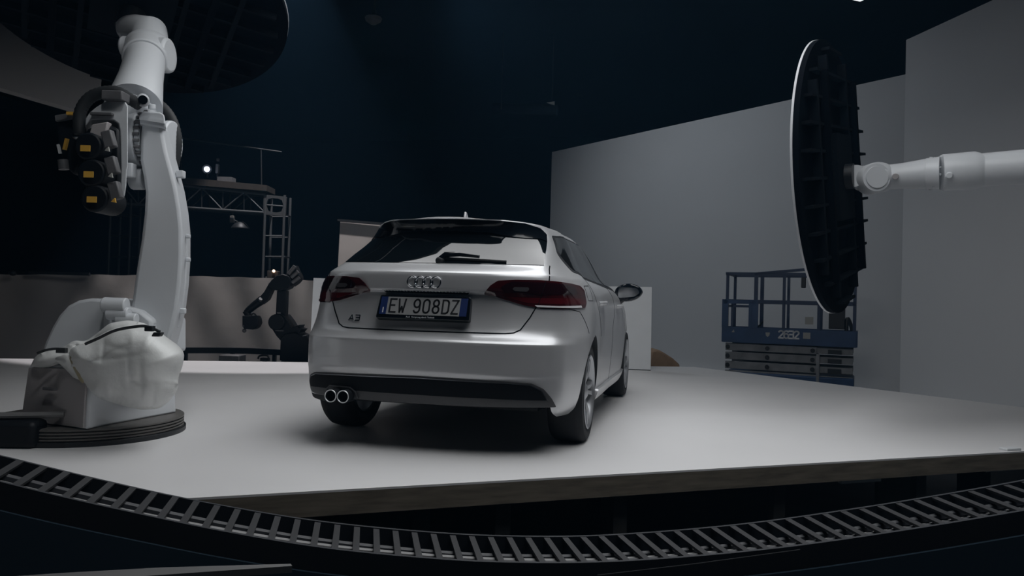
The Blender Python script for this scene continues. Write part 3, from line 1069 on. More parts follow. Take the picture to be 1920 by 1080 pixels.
# --- wheels
def wheel(x, y, sx):
    cx = Vector((x, y, 0.318))
    ax = Vector((sx, 0, 0))
    hw = 0.1125
    q = MB()
    prof = [(0.236, -hw + 0.012), (0.262, -hw), (0.296, -hw + 0.004), (0.312, -hw + 0.022), (0.317, -0.06), (0.318, 0), (0.317, 0.06), (0.312, hw - 0.022), (0.296, hw - 0.004), (0.262, hw), (0.236, hw - 0.012), (0.224, hw - 0.02), (0.224, -hw + 0.02)]
    q.lathe(prof, cx, ax, seg=64, closed=True)
    T = q.build('wheel', M['rubber'], car, label='silver multi-spoke alloy wheel with black tyre')
    q = MB()
    q.lathe([(0.230, hw - 0.006), (0.236, hw - 0.001), (0.229, hw + 0.003), (0.219, hw - 0.006), (0.205, 0.05), (0.205, -hw + 0.02), (0.214, -hw + 0.008), (0.214, -0.05)], cx, ax, seg=64, closed=True)
    q.build('rim', M['alloy'], T)
    q = MB(); q.lathe([(0, -0.005), (0.16, -0.005), (0.16, 0.02), (0.05, 0.03), (0, 0.03)], cx, ax, seg=40); q.build('brake_disc', M['dark_steel'], T)
    up = Vector((0, 0, 1)); fw = Vector((0, 1, 0))
    for k in range(5):
        q = MB()
        for da in (-0.16, 0.16):
            a = 2 * PI * k / 5 + 0.3
            d0 = up * math.cos(a + da * 0.8) + fw * math.sin(a + da * 0.8)
            d1 = up * math.cos(a + da) + fw * math.sin(a + da)
            s = ax.cross(d1).normalized()
            p0 = cx + d0 * 0.045 + ax * (hw - 0.035)
            p1 = cx + d1 * 0.14 + ax * (hw - 0.012)
            p2 = cx + d1 * 0.222 + ax * (hw - 0.012)
            rows = []
            for p, wd, dp in ((p0, 0.034, 0.05), (p1, 0.026, 0.035), (p2, 0.034, 0.03)):
                rows.append([q.bm.verts.new(p + s * wd / 2), q.bm.verts.new(p - s * wd / 2), q.bm.verts.new(p - s * wd / 2 - ax * dp), q.bm.verts.new(p + s * wd / 2 - ax * dp)])
            for A, B in zip(rows, rows[1:]):
                for j in range(4):
                    q.bm.faces.new((A[j], A[(j + 1) % 4], B[(j + 1) % 4], B[j]))
            q.bm.faces.new(rows[0]); q.bm.faces.new(rows[-1][::-1])
        q.build('spoke', M['alloy'], T, bevel=0.004)
    q = MB(); q.lathe([(0, hw - 0.012), (0.03, hw - 0.014), (0.058, hw - 0.03), (0.07, hw - 0.06), (0, hw - 0.06)], cx, ax, seg=32); q.build('hub_cap', M['alloy'], T)


for y in (0.807, 3.443):
    for sx in (1, -1):
        wheel(sx * 0.762, y, sx)

# ================================================================ FOREGROUND CABLE CARRIER
def cr(P, n):
    """Catmull-Rom through the points, n samples per span"""
    out = []
    P = [Vector(p) for p in P]
    for i in range(len(P) - 1):
        p0 = P[i - 1] if i else P[0] * 2 - P[1]
        p1, p2 = P[i], P[i + 1]
        p3 = P[i + 2] if i + 2 < len(P) else P[-1] * 2 - P[-2]
        for k in range(n):
            t = k / n
            out.append(0.5 * ((2 * p1) + (p2 - p0) * t + (2 * p0 - 5 * p1 + 4 * p2 - p3) * t * t + (3 * p1 - p0 - 3 * p2 + p3) * t ** 3))
    out.append(P[-1])
    return out


def resample(P, step):
    out = [P[0]]
    acc = 0.0
    for a, c in zip(P, P[1:]):
        L = (c - a).length
        pos = step - acc
        while pos <= L:
            out.append(a + (c - a) * (pos / L))
            pos += step
        acc = (acc + L) % step if L else acc
        acc = L - (pos - step)
    return out


path = cr([at(u, v, d) for u, v, d in ((-330, 795, 2.30), (-150, 838, 2.36), (0, 880, 2.44), (200, 928, 2.54), (400, 970, 2.64), (600, 1003, 2.72), (800, 1023, 2.77), (960, 1031, 2.79), (1150, 1029, 2.80), (1400, 1009, 2.82), (1650, 975, 2.84), (1920, 930, 2.86), (2100, 895, 2.88), (2300, 862, 2.9))], 24)


def frames(P):
    out = []
    for i, p in enumerate(P):
        t = (P[min(i + 1, len(P) - 1)] - P[max(i - 1, 0)])
        th = Vector((t.x, t.y, 0)).normalized()
        out.append((p, t.normalized(), Vector((-th.y, th.x, 0))))
    return out


def sweep(P, o0, o1, z0, z1):
    """rectangular section following the path; o = sideways offsets, z = heights"""
    bm = MB()
    rows = []
    for p, t, s in frames(P):
        up = s.cross(t) * -1
        if up.z < 0:
            up = -up
        rows.append([bm.bm.verts.new(p + s * a + up * c) for a, c in ((o0, z0), (o1, z0), (o1, z1), (o0, z1))])
    for A, B in zip(rows, rows[1:]):
        for k in range(4):
            bm.bm.faces.new((A[k], A[(k + 1) % 4], B[(k + 1) % 4], B[k]))
    bm.bm.faces.new(rows[0]); bm.bm.faces.new(rows[-1][::-1])
    return bm


CW = 0.155
mid = path[len(path) // 2]
chain = thing('cable_carrier', (mid.x, mid.y, mid.z - 0.10), 'long curved open cable carrier with grey crossbars in front of the stage', 'cable chain')
sweep(path, CW - 0.014, CW, -0.075, 0.006).build('side_band', M['chain_rail'], chain, smooth=30)
sweep(path, -CW, -CW + 0.014, -0.075, 0.006).build('side_band', M['chain_rail'], chain, smooth=30)
bars = resample(path, 0.0715)
NB = len(bars)
for i_b, (p, t, s) in enumerate(frames(bars)):
    up = s.cross(t) * -1
    if up.z < 0:
        up = -up
    sk = float(np.interp(i_b / NB, (0.0, 0.2, 0.38, 0.52, 0.75, 1.0), (0.10, 0.08, -0.08, -0.18, -0.05, 0.08)))
    s = (s + Vector((s.y, -s.x, 0)) * sk).normalized()
    b = MB(); b.box(p + up * -0.002, (0.022, 2 * CW - 0.022, 0.010), up.cross(s) * -1, s, up)
    b.build('crossbar', M['chain'], chain, smooth=0)
for k, (o, m_) in enumerate(((-0.108, 'cable_grey'), (-0.072, 'chain_rail'), (-0.040, 'cable_grey'), (0.015, 'chain_rail'))):
    b = MB(); b.tube([p + s * o + ZUP * (-0.034 + 0.004 * math.sin(i * 0.11 + k * 2)) for i, (p, t, s) in enumerate(frames(path[::4]))], 0.015 if m_ == 'cable_grey' else 0.018, 8)
    o_ = b.build('cable', M[m_])
    tag(o_, ['grey cable in the carrier along its near side', 'black cable between the two grey ones in the carrier', 'grey cable along the middle of the carrier', 'black cable along the far side of the carrier'][k], 'cable', 'cables lying in the foreground carrier')
# black trough under the carrier
tr = thing('cable_trough', (mid.x, mid.y, FZ), 'black curved trough standing under the long cable carrier', 'cable trough')
bm = MB()
rows = []
for p, t, s in frames(path):
    q = p - ZUP * 0.076
    rows.append([bm.bm.verts.new(v) for v in (q + s * (CW + 0.01), q - s * (CW + 0.012), Vector((q.x, q.y, FZ)) - s * (CW + 0.05), Vector((q.x, q.y, FZ)) - s * (CW + 0.03), q - s * CW - ZUP * 0.012, q + s * (CW + 0.01) - ZUP * 0.012)])
for A, B in zip(rows, rows[1:]):
    for k in range(6):
        bm.bm.faces.new((A[k], A[(k + 1) % 6], B[(k + 1) % 6], B[k]))
bm.bm.faces.new(rows[0]); bm.bm.faces.new(rows[-1][::-1])
bm.build('trough_panel', M['trough'], tr, smooth=30)
for i in range(12, len(path) - 12, 40):
    p, t, s = frames(path)[i]
    b = MB(); q = p + s * 0.04; h = q.z - 0.09 - FZ
    b.box(Vector((q.x, q.y, FZ + h / 2)), (0.05, 0.05, h)); b.build('post', M['black_metal'], tr, smooth=0)
b = MB(); b.tube([at(1120, 1079, 2.60), at(1300, 1058, 2.60), at(1500, 1031, 2.6)], 0.0022, 6); b.build('edge_trim', M['dark_steel'], tr)
# pale strip at the very bottom left: a thin board leaning on the trough foot
b = MB(); b.prism([at(-160, 1093, 2.15), at(120, 1074, 2.2), at(300, 1064, 2.24), at(545, 1057, 2.28), at(548, 1061, 2.27), at(300, 1078, 2.2), at(-160, 1112, 2.1)], Vector((0, 0, -0.02)))
o_ = b.build('floor_strip', M['cable_grey'], smooth=0)
tag(o_, 'thin pale strip below the cable trough at the bottom edge', 'strip')

# ================================================================ ROUND PANELS HELD BY THE ROBOTS
def round_panel(c, n, upd, R, label, reach=0.20):
    """c centre of the front face, n the way the ribbed back looks, upd the ribs' main direction"""
    n = Vector(n).normalized()
    Y = (Vector(upd) - n * Vector(upd).dot(n)).normalized()
    X = Y.cross(n)
    T = thing('round_panel', c, label, 'reflector panel', 'round panels held by the robots')
    b = MB(); b.lathe([(0, 0), (R, 0), (R, 0.016), (0, 0.016)], c, n, seg=96); b.build('front_plate', M['panel_face'], T, smooth=30)
    b = MB(); b.lathe([(0, 0.016), (R - 0.004, 0.016), (R - 0.004, 0.055), (0, 0.055)], c, n, seg=96); b.build('back_plate', M['panel_dark'], T, smooth=30)
    step = R / 5.5
    for k in range(-5, 6):
        y = k * step
        half = math.sqrt(max(0, (R * 0.93) ** 2 - y * y))
        if half < 0.1:
            continue
        b = MB(); b.box(c + Y * y + n * 0.085, (2 * half, 0.022, 0.062), X, Y, n); b.build('rib', M['panel_rib'], T, smooth=0)
    for x in (-0.62 * R, -0.3 * R, 0.3 * R, 0.62 * R):
        half = math.sqrt((R * 0.9) ** 2 - x * x)
        b = MB(); b.box(c + X * x + n * 0.087, (0.04, 2 * half, 0.064), X, Y, n); b.build('rib', M['panel_rib'], T, smooth=0)
    for x in (-0.46 * R, 0.46 * R):
        b = MB(); b.box(c + X * x + n * 0.13, (0.05, 1.45 * R, 0.05), X, Y, n); b.build('stiffener', M['panel_dark'], T, smooth=0)
    b = MB(); b.box(c + n * 0.125, (0.5 * R, 0.62 * R, 0.03), X, Y, n); b.build('mount_plate', M['panel_rib'], T, smooth=0)
    b = MB(); b.cyl(c + n * 0.13, c + n * reach, 0.10, seg=32); b.build('mount_flange', M['black_metal'], T)
    return T


def view_basis(c):
    d = (Vector(c) - CAM).normalized()
    rr = d.cross(_u).normalized()
    uu = rr.cross(d)
    return d, rr, uu


# left panel: hangs over the white robot, back turned down towards us
cl = at(253, -2, 6.05)
d_, r_, u_ = view_basis(cl)
ax_dn = (-u_ * math.cos(math.radians(10)) - r_ * math.sin(math.radians(10)))
ang = math.radians(52)
nl = -d_ * math.cos(ang) + ax_dn * math.sin(ang)
round_panel(cl, nl, ax_dn, 1.165, 'round black ribbed panel tilted overhead by the white robot', 0.285)
# right panel: seen nearly edge-on
crp = at(1552, 335, 6.25)
d_, r_, u_ = view_basis(crp)
side = (r_ * math.cos(math.radians(3.3)) + u_ * math.sin(math.radians(3.3)))
ang = math.radians(77.5)
nr = -d_ * math.cos(ang) + side * math.sin(ang)
round_panel(crp, nr, u_, 1.092, 'round black ribbed panel seen nearly edge-on before the white wall')

# ================================================================ WHITE ROBOT ON THE LEFT
RC = at(165, 800, 4.80); RC.z = 0
robot = thing('industrial_robot', RC, 'white industrial robot with plastic-wrapped base holding the overhead panel', 'robot')


def pxprism(pts, d, thick, name, m, parent, bevel=0.0, shear=None, smooth=35, label=None):
    """solid with the outline pts at depth d, going 'thick' metres further back"""
    b = MB(); b.prism(pxpoly(pts, d), FH * thick + (shear or Vector((0, 0, 0))))
    return b.build(name, M[m], parent, bevel=bevel, smooth=smooth, label=label)


# stacked rings at the foot
prof = [(0, 0.0), (0.55, 0.0), (0.55, 0.026)]
for k in range(4):
    z = 0.03 + 0.0175 * k
    prof += [(0.537, z), (0.55, z + 0.004), (0.55, z + 0.012), (0.537, z + 0.016)]
prof += [(0.525, 0.10), (0, 0.10)]
b = MB(); b.lathe(prof, RC, (0, 0, 1), seg=96); b.build('slewing_ring', M['grey_ring'], robot, smooth=30)
b = MB(); b.lathe([(0.554, 0.0), (0.563, 0.0), (0.563, 0.026), (0.554, 0.030)], RC, (0, 0, 1), seg=96, closed=True); b.build('ring_skirt', M['black_metal'], robot, smooth=30)
# base cabinet: corner towards the camera
c0 = at(163, 806, 4.30); c0.z = 0.10
cL = at(40, 796, 4.50); cL.z = 0.10
cR = at(331, 775, 5.0); cR.z = 0.10
cB = cL + cR - c0
base_pts = [c0, cR, cB, cL]
top_h = [0.35, 0.34, 0.36, 0.335]
b = MB()
lo = [b.bm.verts.new(p) for p in base_pts]
ctr = sum(base_pts, Vector()) / 4
hi = [b.bm.verts.new(p + (ctr - p) * 0.07 + ZUP * h) for p, h in zip(base_pts, top_h)]
b.bm.faces.new(lo[::-1]); b.bm.faces.new(hi)
for k in range(4):
    b.bm.faces.new((lo[k], lo[(k + 1) % 4], hi[(k + 1) % 4], hi[k]))
cab = b.build('base_cabinet', M['robot_white'], robot, bevel=0.012)
# grey cover on its left face
nf = (cL - c0).normalized().cross(ZUP)
if nf.dot(CAM - c0) < 0:
    nf = -nf
b = MB()
e1 = c0 + (cL - c0) * 0.03; e2 = c0 + (cL - c0) * 0.97
tl = (ctr - c0) * 0.065 + ZUP * 0.33; tl2 = (ctr - cL) * 0.065 + ZUP * 0.315
b.prism([e1 + ZUP * 0.01, e2 + ZUP * 0.01, e2 + tl2, e1 + tl], nf * 0.014)
pnl = b.build('side_cover', M['robot_panel'], cab, smooth=0, label='grey side cover')
b = MB(); q = e1 + (e2 - e1) * 0.5 + ZUP * 0.21 + nf * 0.03; b.box(q, (0.09, 0.03, 0.016), (e2 - e1).normalized(), nf, ZUP); b.build('cover_handle', M['motor_grey'], cab, bevel=0.004)
# dark slot and round cover on the right face
b = MB(); pr = (cR - c0).normalized(); nr_ = pr.cross(ZUP); nr_ = nr_ if nr_.dot(CAM - c0) > 0 else -nr_
pts = [(0.05, 0.235), (0.16, 0.215), (0.42, 0.20), (0.72, 0.215), (0.62, 0.165), (0.48, 0.14), (0.34, 0.148), (0.24, 0.18), (0.05, 0.195)]
Lr = (cR - c0).length
b.prism([c0 + pr * (a * Lr) + ZUP * h + (ctr - c0) * 0.02 for a, h in pts], nr_ * 0.05); b.build('dark_guard', M['motor_grey'], cab, smooth=0)

# column housing behind
pxprism([(74, 668), (84, 640), (97, 612), (110, 590), (126, 573), (146, 563), (170, 559), (196, 561), (214, 566), (234, 574), (262, 582), (285, 600), (285, 668)], 4.66, 0.50, 'column_housing', 'robot_white', robot, bevel=0.02)
pxprism([(193, 563), (199, 563), (206, 610), (214, 640), (193, 640)], 4.63, 0.06, 'housing_edge', 'robot_white', robot, bevel=0.006)
for (u, v, rr, L) in ((216, 572, 0.045, 0.14), (222, 588, 0.038, 0.13), (238, 598, 0.035, 0.12)):
    b = MB(); p = at(u, v, 4.6); b.cyl(p - RH * L / 2, p + RH * L / 2, rr, seg=20); b.build('base_motor', M['robot_white'], robot, bevel=0.006)

# lower arm link (curved plate with thickness)
armL = [(262, 300), (268, 330), (272, 360), (270, 400), (264, 450), (256, 500), (249, 550), (242, 600), (246, 650)]
armR = [(312, 660), (323, 620), (332, 580), (338, 530), (341, 480), (341, 430), (337, 390), (330, 350), (321, 315), (312, 282), (307, 255), (305, 232), (266, 226), (263, 250)]
ARMD = (flat2(ray(300, 400)).normalized() - FH) * 0.5
armo = pxprism(armL + armR, 4.72, 0.30, 'lower_arm', 'robot_white', robot, bevel=0.022, shear=ARMD * 0.30)
pxprism([(300, 210), (308, 215), (312, 240), (262, 232), (262, 215), (268, 208)], 4.69, 0.34, 'arm_cap', 'robot_white', robot, bevel=0.008, shear=ARMD * 0.68)
pxprism([(261, 218), (307, 226), (307, 231), (261, 224)], 4.675, 0.02, 'cap_lip', 'robot_white', robot)
# bright rounded rib along the arm's right edge
b = MB(); b.tube(pxpoly([(303, 290), (315, 325), (325, 370), (332, 420), (335, 470), (334, 520), (329, 570), (320, 610)], 4.87), 0.055, 16); b.build('arm_edge', M['robot_white'], robot)
for (u, v, s_) in ((339, 327, 0.046), (353, 443, 0.026), (353, 487, 0.026), (343, 583, 0.034)):
    b = MB(); b.box(at(u, v, 4.83), (s_, s_, s_), RH, FH, ZUP); b.build('arm_lug', M['robot_white'], robot, bevel=0.006)
b = MB(); b.cyl(at(247, 335, 4.85), at(272, 335, 4.85), 0.07, seg=28); b.build('balance_joint', M['robot_white'], robot, bevel=0.01)
b = MB(); b.box(at(244, 320, 4.74), (0.055, 0.06, 0.09), RH, FH, ZUP); b.build('joint_stop', M['robot_white'], robot, bevel=0.008)

# elbow joint: barrel across the picture with a bolt circle
el = at(279, 262, 4.88)
b = MB(); b.cyl(el - RH * 0.10, el - RH * 0.015, 0.185, seg=56); eb = b.build('elbow_barrel', M['robot_white'], robot, bevel=0.012)
b = MB(); b.cyl(el - RH * 0.012, el + RH * 0.012, 0.172, seg=56); b.build('elbow_flange', M['robot_white'], robot, bevel=0.003)
for k in range(28):
    a = 2 * PI * k / 28
    p = el + ZUP * (0.176 * math.cos(a)) + FH * (0.176 * math.sin(a))
    b = MB(); b.cyl(p - RH * 0.013, p + RH * 0.020, 0.011, seg=8); b.build('bolt', M['motor_grey'], eb)
b = MB(); b.cyl(el + RH * 0.08 + FH * 0.08, el + RH * 0.125 + FH * 0.08, 0.14, seg=48); b.build('elbow_cover', M['robot_white'], robot, bevel=0.01)
# hood over the motors
hood = [(160, 236), (161, 222), (168, 211), (180, 201), (196, 191), (212, 187), (226, 187), (236, 191), (240, 200), (240, 312), (238, 318), (237, 345), (235, 362), (230, 372), (222, 374), (226, 355), (227, 320), (226, 280), (225, 245), (222, 232), (214, 226), (190, 224), (170, 225), (164, 232)]
RAYL = flat2(ray(205, 300)).normalized()
MIDL = flat2(ray(300, 400)).normalized() * 0.5 + FH * 0.5
pxprism(hood, 4.52, 0.40, 'motor_hood', 'robot_white', robot, bevel=0.012, shear=(RAYL - FH) * 0.40)
b = MB(); b.box(at(191, 214, 4.50), (0.13, 0.03, 0.018), RH, FH, ZUP); b.build('hood_handle', M['motor_grey'], robot, bevel=0.004)
# motors hanging inside the hood
mot = [(163, 240), (200, 232), (224, 240), (226, 300), (226, 350), (218, 378), (200, 390), (180, 390), (164, 372), (158, 330), (157, 280)]
mm_ = pxprism(mot, 4.46, 0.34, 'motor_block', 'robot_black', robot, bevel=0.02, shear=(RAYL - FH) * 0.34)
pxprism([(172, 233), (202, 228), (196, 257), (166, 255)], 4.43, 0.05, 'motor_cover', 'robot_panel', mm_, bevel=0.006)
for k, (u, v) in enumerate(((160, 278), (166, 327), (172, 374))):
    # each motor a rounded canister with its yellow label and grey connector
    b = MB(); p = at(u + 22, v + 2, 4.44); b.cyl(p - FH * 0.10, p + FH * 0.12, 0.078, seg=28); mo = b.build('motor', M['robot_black'], robot, bevel=0.012)
    b = MB(); b.box(at(u, v, 4.32), (0.054, 0.006, 0.034), RH, FH, ZUP); b.build('warning_label', M['label_yellow'], mo, smooth=0, label='small yellow label')
    b = MB(); b.box(at(u + 45, v - 16, 4.36), (0.06, 0.05, 0.10), (RH + ZUP * 0.3).normalized(), FH, (ZUP - RH * 0.3).normalized()); b.build('connector', M['motor_grey'], mo, bevel=0.008)
    b = MB(); b.prism(pxpoly([(u + 36, v + 4), (u + 45, v + 6), (u + 43, v - 3)], 4.31), FH * 0.01); b.build('warning_triangle', M['label_grey'] if k < 2 else M['label_yellow'], mo, smooth=0)
# second, smaller motor group on the far left
lm = pxprism([(104, 216), (144, 208), (156, 226), (156, 300), (140, 330), (120, 312), (108, 280)], 4.75, 0.25, 'rear_motor', 'robot_black', robot, bevel=0.02)
pxprism([(102, 216), (146, 209), (147, 219), (103, 227)], 4.72, 0.10, 'motor_lid', 'motor_grey', lm, bevel=0.004)
b = MB(); b.box(at(135, 213, 4.70), (0.06, 0.02, 0.018), RH, FH, ZUP); b.build('warning_label', M['label_yellow'], lm, smooth=0)
b = MB(); b.bar(at(126, 260, 4.70), at(121, 281, 4.70), 0.02, 0.016); b.build('warning_label', M['label_yellow'], lm, smooth=0)
b = MB(); b.bar(at(109, 271, 4.70), at(113, 288, 4.70), 0.014, 0.014); b.build('cable_tie', M['pale_ink'], lm, smooth=0)
b = MB(); b.ball(at(146, 256, 4.66), 0.03, s=(1.1, 0.8, 0.7)); b.build('valve', M['dull_chrome'], lm)
b = MB(); b.cyl(at(118, 300, 4.72), at(120, 318, 4.72), 0.03, seg=14); b.build('plug', M['motor_grey'], lm)
# hoses looping over the elbow
b = MB()
P = cr(pxpoly([(150, 252), (149, 220), (156, 198), (172, 181), (195, 173), (220, 173), (244, 186), (262, 197)], 4.60), 6)
b.tube(P, [0.034 + 0.003 * (i % 2) for i in range(len(P))], 12); b.build('hose', M['hose'], robot)
b = MB()
P = cr(pxpoly([(268, 188), (292, 192), (312, 208), (326, 232), (332, 262), (330, 290), (326, 312)], 5.02), 8)
b.tube(P, [0.030 + 0.003 * (i % 2) for i in range(len(P))], 12); b.build('hose', M['hose'], robot)
b = MB(); b.box(at(217, 182, 4.52), (0.12, 0.10, 0.055), RH, FH, ZUP); b.build('hose_clamp', M['motor_grey'], robot, bevel=0.006)
b = MB(); b.cyl(at(268, 189, 4.60), at(268, 186, 4.85), 0.037, seg=24); kn = b.build('hose_guide', M['robot_white'], robot, bevel=0.006)
b = MB(); b.cyl(at(268, 187, 4.57), at(268, 187, 4.61), 0.026, seg=24); b.build('hose_plug', M['gloss_black'], kn)
b = MB(); b.cyl(at(285, 205, 4.8), at(285, 196, 4.8), 0.022, seg=14); b.build('top_lug', M['robot_white'], robot, bevel=0.004)

# forearm going up and away, then the wrist
b = MB(); b.ball(at(246, 214, 4.90), 0.165, seg=32, rings=20); b.build('elbow_dome', M['robot_white'], robot)
fa = [(252, 200, 4.85), (258, 176, 4.95), (264, 150, 5.15), (269, 126, 5.35), (272, 108, 5.5)]
b = MB(); b.tube(pxpoly([], 1) + [at(*q) for q in fa], [0.165, 0.150, 0.138, 0.135, 0.135], 36); fo_ = b.build('forearm', M['robot_white'], robot)
b = MB(); b.prism(pxpoly([(236, 166), (247, 140), (252, 140), (249, 166)], 5.0), FH * 0.05); b.build('forearm_rib', M['robot_white'], fo_, bevel=0.004)
b = MB(); b.cyl(at(271, 112, 5.45), at(274, 98, 5.58), 0.148, seg=40); b.build('wrist_collar', M['robot_white'], robot, bevel=0.01)
b = MB(); b.ball(at(278, 92, 5.66), 0.165, seg=32, rings=20, s=(1.0, 1.0, 0.85)); b.build('wrist', M['robot_white'], robot)
b = MB(); p = at(308, 104, 5.6); b.cyl(p - RH * 0.05, p + RH * 0.045, 0.125, seg=40); b.build('wrist_disc', M['robot_white'], robot, bevel=0.02)
b = MB(); p = at(242, 88, 5.62); b.cyl(p - RH * 0.05, p + RH * 0.06, 0.075, seg=32); b.build('wrist_disc', M['robot_white'], robot, bevel=0.016)
for k in range(8):
    a = PI * k / 7
    p = at(292, 104, 5.56) + ZUP * (-0.10 * math.sin(a)) + RH * (0.03 * math.cos(a))
    b = MB(); b.cyl(p, p - FH * 0.03, 0.009, seg=8); b.build('wrist_bolt', M['robot_white'], robot)
wrist_end = cl + Vector(nl).normalized() * 0.29
b = MB(); b.tube([at(280, 86, 5.68), at(281, 62, 5.72), wrist_end + (at(281, 62, 5.72) - wrist_end) * 0.35, wrist_end], [0.135, 0.125, 0.115, 0.10], 36); b.build('tool_flange', M['robot_white'], robot)


# crumpled plastic sheet tied round the base
def noise2(x, y):
    return (math.sin(3.1 * x + 1.7 * y) + math.sin(5.3 * y - 2.2 * x + 1.0) + 0.6 * math.sin(9.7 * x + 7.1 * y + 2.0) + 0.5 * math.sin(14.0 * y - 11.0 * x)) / 3.1


def creases_for(name, outline):
    rg = random.Random(name)
    xs = [p[0] for p in outline]; ys = [p[1] for p in outline]
    out = []
    for k in range(int(4 + (max(xs) - min(xs)) * (max(ys) - min(ys)) / 1800)):
        x = rg.uniform(min(xs), max(xs)); y = rg.uniform(min(ys), max(ys))
        an = rg.choice((rg.uniform(-0.3, 0.5), rg.uniform(0.9, 1.9)))
        L = rg.uniform(14, 45)
        out.append((x, y, math.cos(an), math.sin(an), L, rg.uniform(2.5, 7), rg.uniform(-1, 1)))
    return out


def crumple(cs, x, y):
    t = 0.0
    for cx, cy, dx, dy, L, w_, a in cs:
        u = (x - cx) * dx + (y - cy) * dy
        v = -(x - cx) * dy + (y - cy) * dx
        t += a * math.exp(-(u / L) ** 2) * (max(0.0, 1 - abs(v) / (w_ * 2.2))) ** 1.5
    return t


def sheet(name, outline, d, bulge, m, parent, amp=0.02, freq=0.03, h=9, back=0.10):
    B = densify(round_poly(outline, 8), 6)
    pts = list(B)
    xs = [p[0] for p in B]; ys = [p[1] for p in B]
    x = min(xs)
    while x < max(xs):
        y = min(ys)
        while y < max(ys):
            ins = False
            for i in range(len(B)):
                (x1, y1), (x2, y2) = B[i - 1], B[i]
                if (y1 > y) != (y2 > y) and x < (x2 - x1) * (y - y1) / (y2 - y1) + x1:
                    ins = not ins
            if ins and min((a - x) ** 2 + (c - y) ** 2 for a, c in B) > 12:
                pts.append((x, y))
            y += h * 0.36
        x += h * 0.36
    vs, _, fs, _, _, _ = delaunay_2d_cdt([Vector(p) for p in pts], [], [list(range(len(B)))], 1, 1e-6)
    bm = MB()
    fr = []; bk = []
    cs = creases_for(name, outline)
    for v in vs:
        e = min(math.hypot(a - v.x, c - v.y) for a, c in B)
        k = min(1.0, e / 75.0)
        dome = math.sqrt(max(0, 1 - (1 - k) ** 2))
        nz = noise2(v.x * freq, v.y * freq)
        nz = math.sin(v.x * 0.031 + 0.8 * math.sin(v.y * 0.045)) * 0.4
        ridge = crumple(cs, v.x, v.y)
        dd = d - bulge * dome - amp * nz * min(1, e / 14) - amp * 1.0 * ridge * min(1, e / 14)
        p = at(v.x, v.y, dd)
        fr.append(bm.bm.verts.new(p))
        bk.append(bm.bm.verts.new(at(v.x, v.y, d + 0.005 + back * dome)))
    for f in fs:
        bm.bm.faces.new([fr[i] for i in f])
        bm.bm.faces.new([bk[i] for i in f][::-1])
    for e in [e for e in bm.bm.edges if len(e.link_faces) == 1 and e.verts[0] in set(fr)]:
        a, c = fr.index(e.verts[0]), fr.index(e.verts[1])
        bm.bm.faces.new((fr[a], fr[c], bk[c], bk[a]))
    return bm.build(name, M[m], parent, smooth=60)


sh = thing('plastic_sheet', at(230, 690, 4.4), 'crumpled white plastic sheet tied around the foot of the white robot', 'plastic sheet')
sheet('front_fold', [(132, 652), (168, 640), (205, 618), (245, 606), (285, 612), (312, 632), (335, 648), (346, 662), (343, 685), (335, 705), (333, 732), (318, 752), (300, 766), (268, 769), (238, 763), (200, 752), (172, 742), (152, 722), (138, 700), (125, 676)], 4.42, 0.24, 'plastic_sheet', sh, amp=0.016, freq=0.024)
sheet('top_fold', [(56, 688), (66, 668), (90, 655), (118, 652), (138, 638), (160, 640), (178, 628), (205, 606), (240, 600), (272, 606), (290, 618), (230, 640), (170, 660), (150, 690), (118, 682), (90, 690)], 4.46, 0.10, 'plastic_sheet', sh, amp=0.03, freq=0.05)
sheet('hanging_fold', [(100, 672), (128, 662), (150, 676), (160, 700), (164, 742), (148, 720), (134, 704), (116, 686)], 4.36, 0.06, 'plastic_sheet', sh, amp=0.02, freq=0.05)
sheet('stained_fold', [(128, 668), (150, 664), (162, 690), (160, 722), (150, 716), (138, 692)], 4.33, 0.05, 'stain', sh, amp=0.012, freq=0.05)
b = MB(); P = cr(pxpoly([(160, 645), (185, 634), (215, 620), (250, 613), (275, 612), (300, 622)], 4.16), 6)
b.tube(P, 0.008, 8); o_ = b.build('tie_cord', M['hose'], sh)
b = MB(); b.box(at(281, 616, 4.14), (0.045, 0.04, 0.03), RH, FH, ZUP); b.box(at(296, 627, 4.15), (0.045, 0.04, 0.026), RH, FH, (ZUP + RH * 0.5).normalized()); b.build('cord_toggle', M['black_metal'], sh, bevel=0.005)
b = MB(); P = cr(pxpoly([(70, 662), (88, 656), (108, 654), (122, 656)], 4.33), 6); b.tube(P, 0.007, 8); b.box(at(116, 657, 4.31), (0.05, 0.03, 0.028), RH, FH, ZUP); b.build('tie_cord', M['hose'], sh)

# black cable duct running off to the left of the ring
q = onz(62, 843, 0); q2 = onz(-260, 838, 0)
b = MB(); dd_ = flat2(q2 - q).normalized(); nn_ = Vector((-dd_.y, dd_.x, 0)); nn_ = nn_ if nn_.dot(FH) > 0 else -nn_
b.box((q + q2) / 2 + nn_ * 0.08 + ZUP * 0.075, ((q2 - q).length, 0.16, 0.15), dd_, nn_, ZUP)
o_ = b.build('cable_duct', M['robot_black'], bevel=0.03)
tag(o_, 'black cable duct lying on the stage left of the robot ring', 'cable duct')
b = MB(); q3 = onz(-60, 842, 0)
b.tube([q3 + ZUP * 0.172 + nn_ * 0.05, q3 - dd_ * 0.25 + ZUP * 0.172 + nn_ * 0.1, q3 - dd_ * 0.42 + ZUP * 0.172 + nn_ * 0.15], 0.018, 8)
o_ = b.build('hose', M['cable_grey']); tag(o_, 'short grey hose lying on the black cable duct', 'hose')

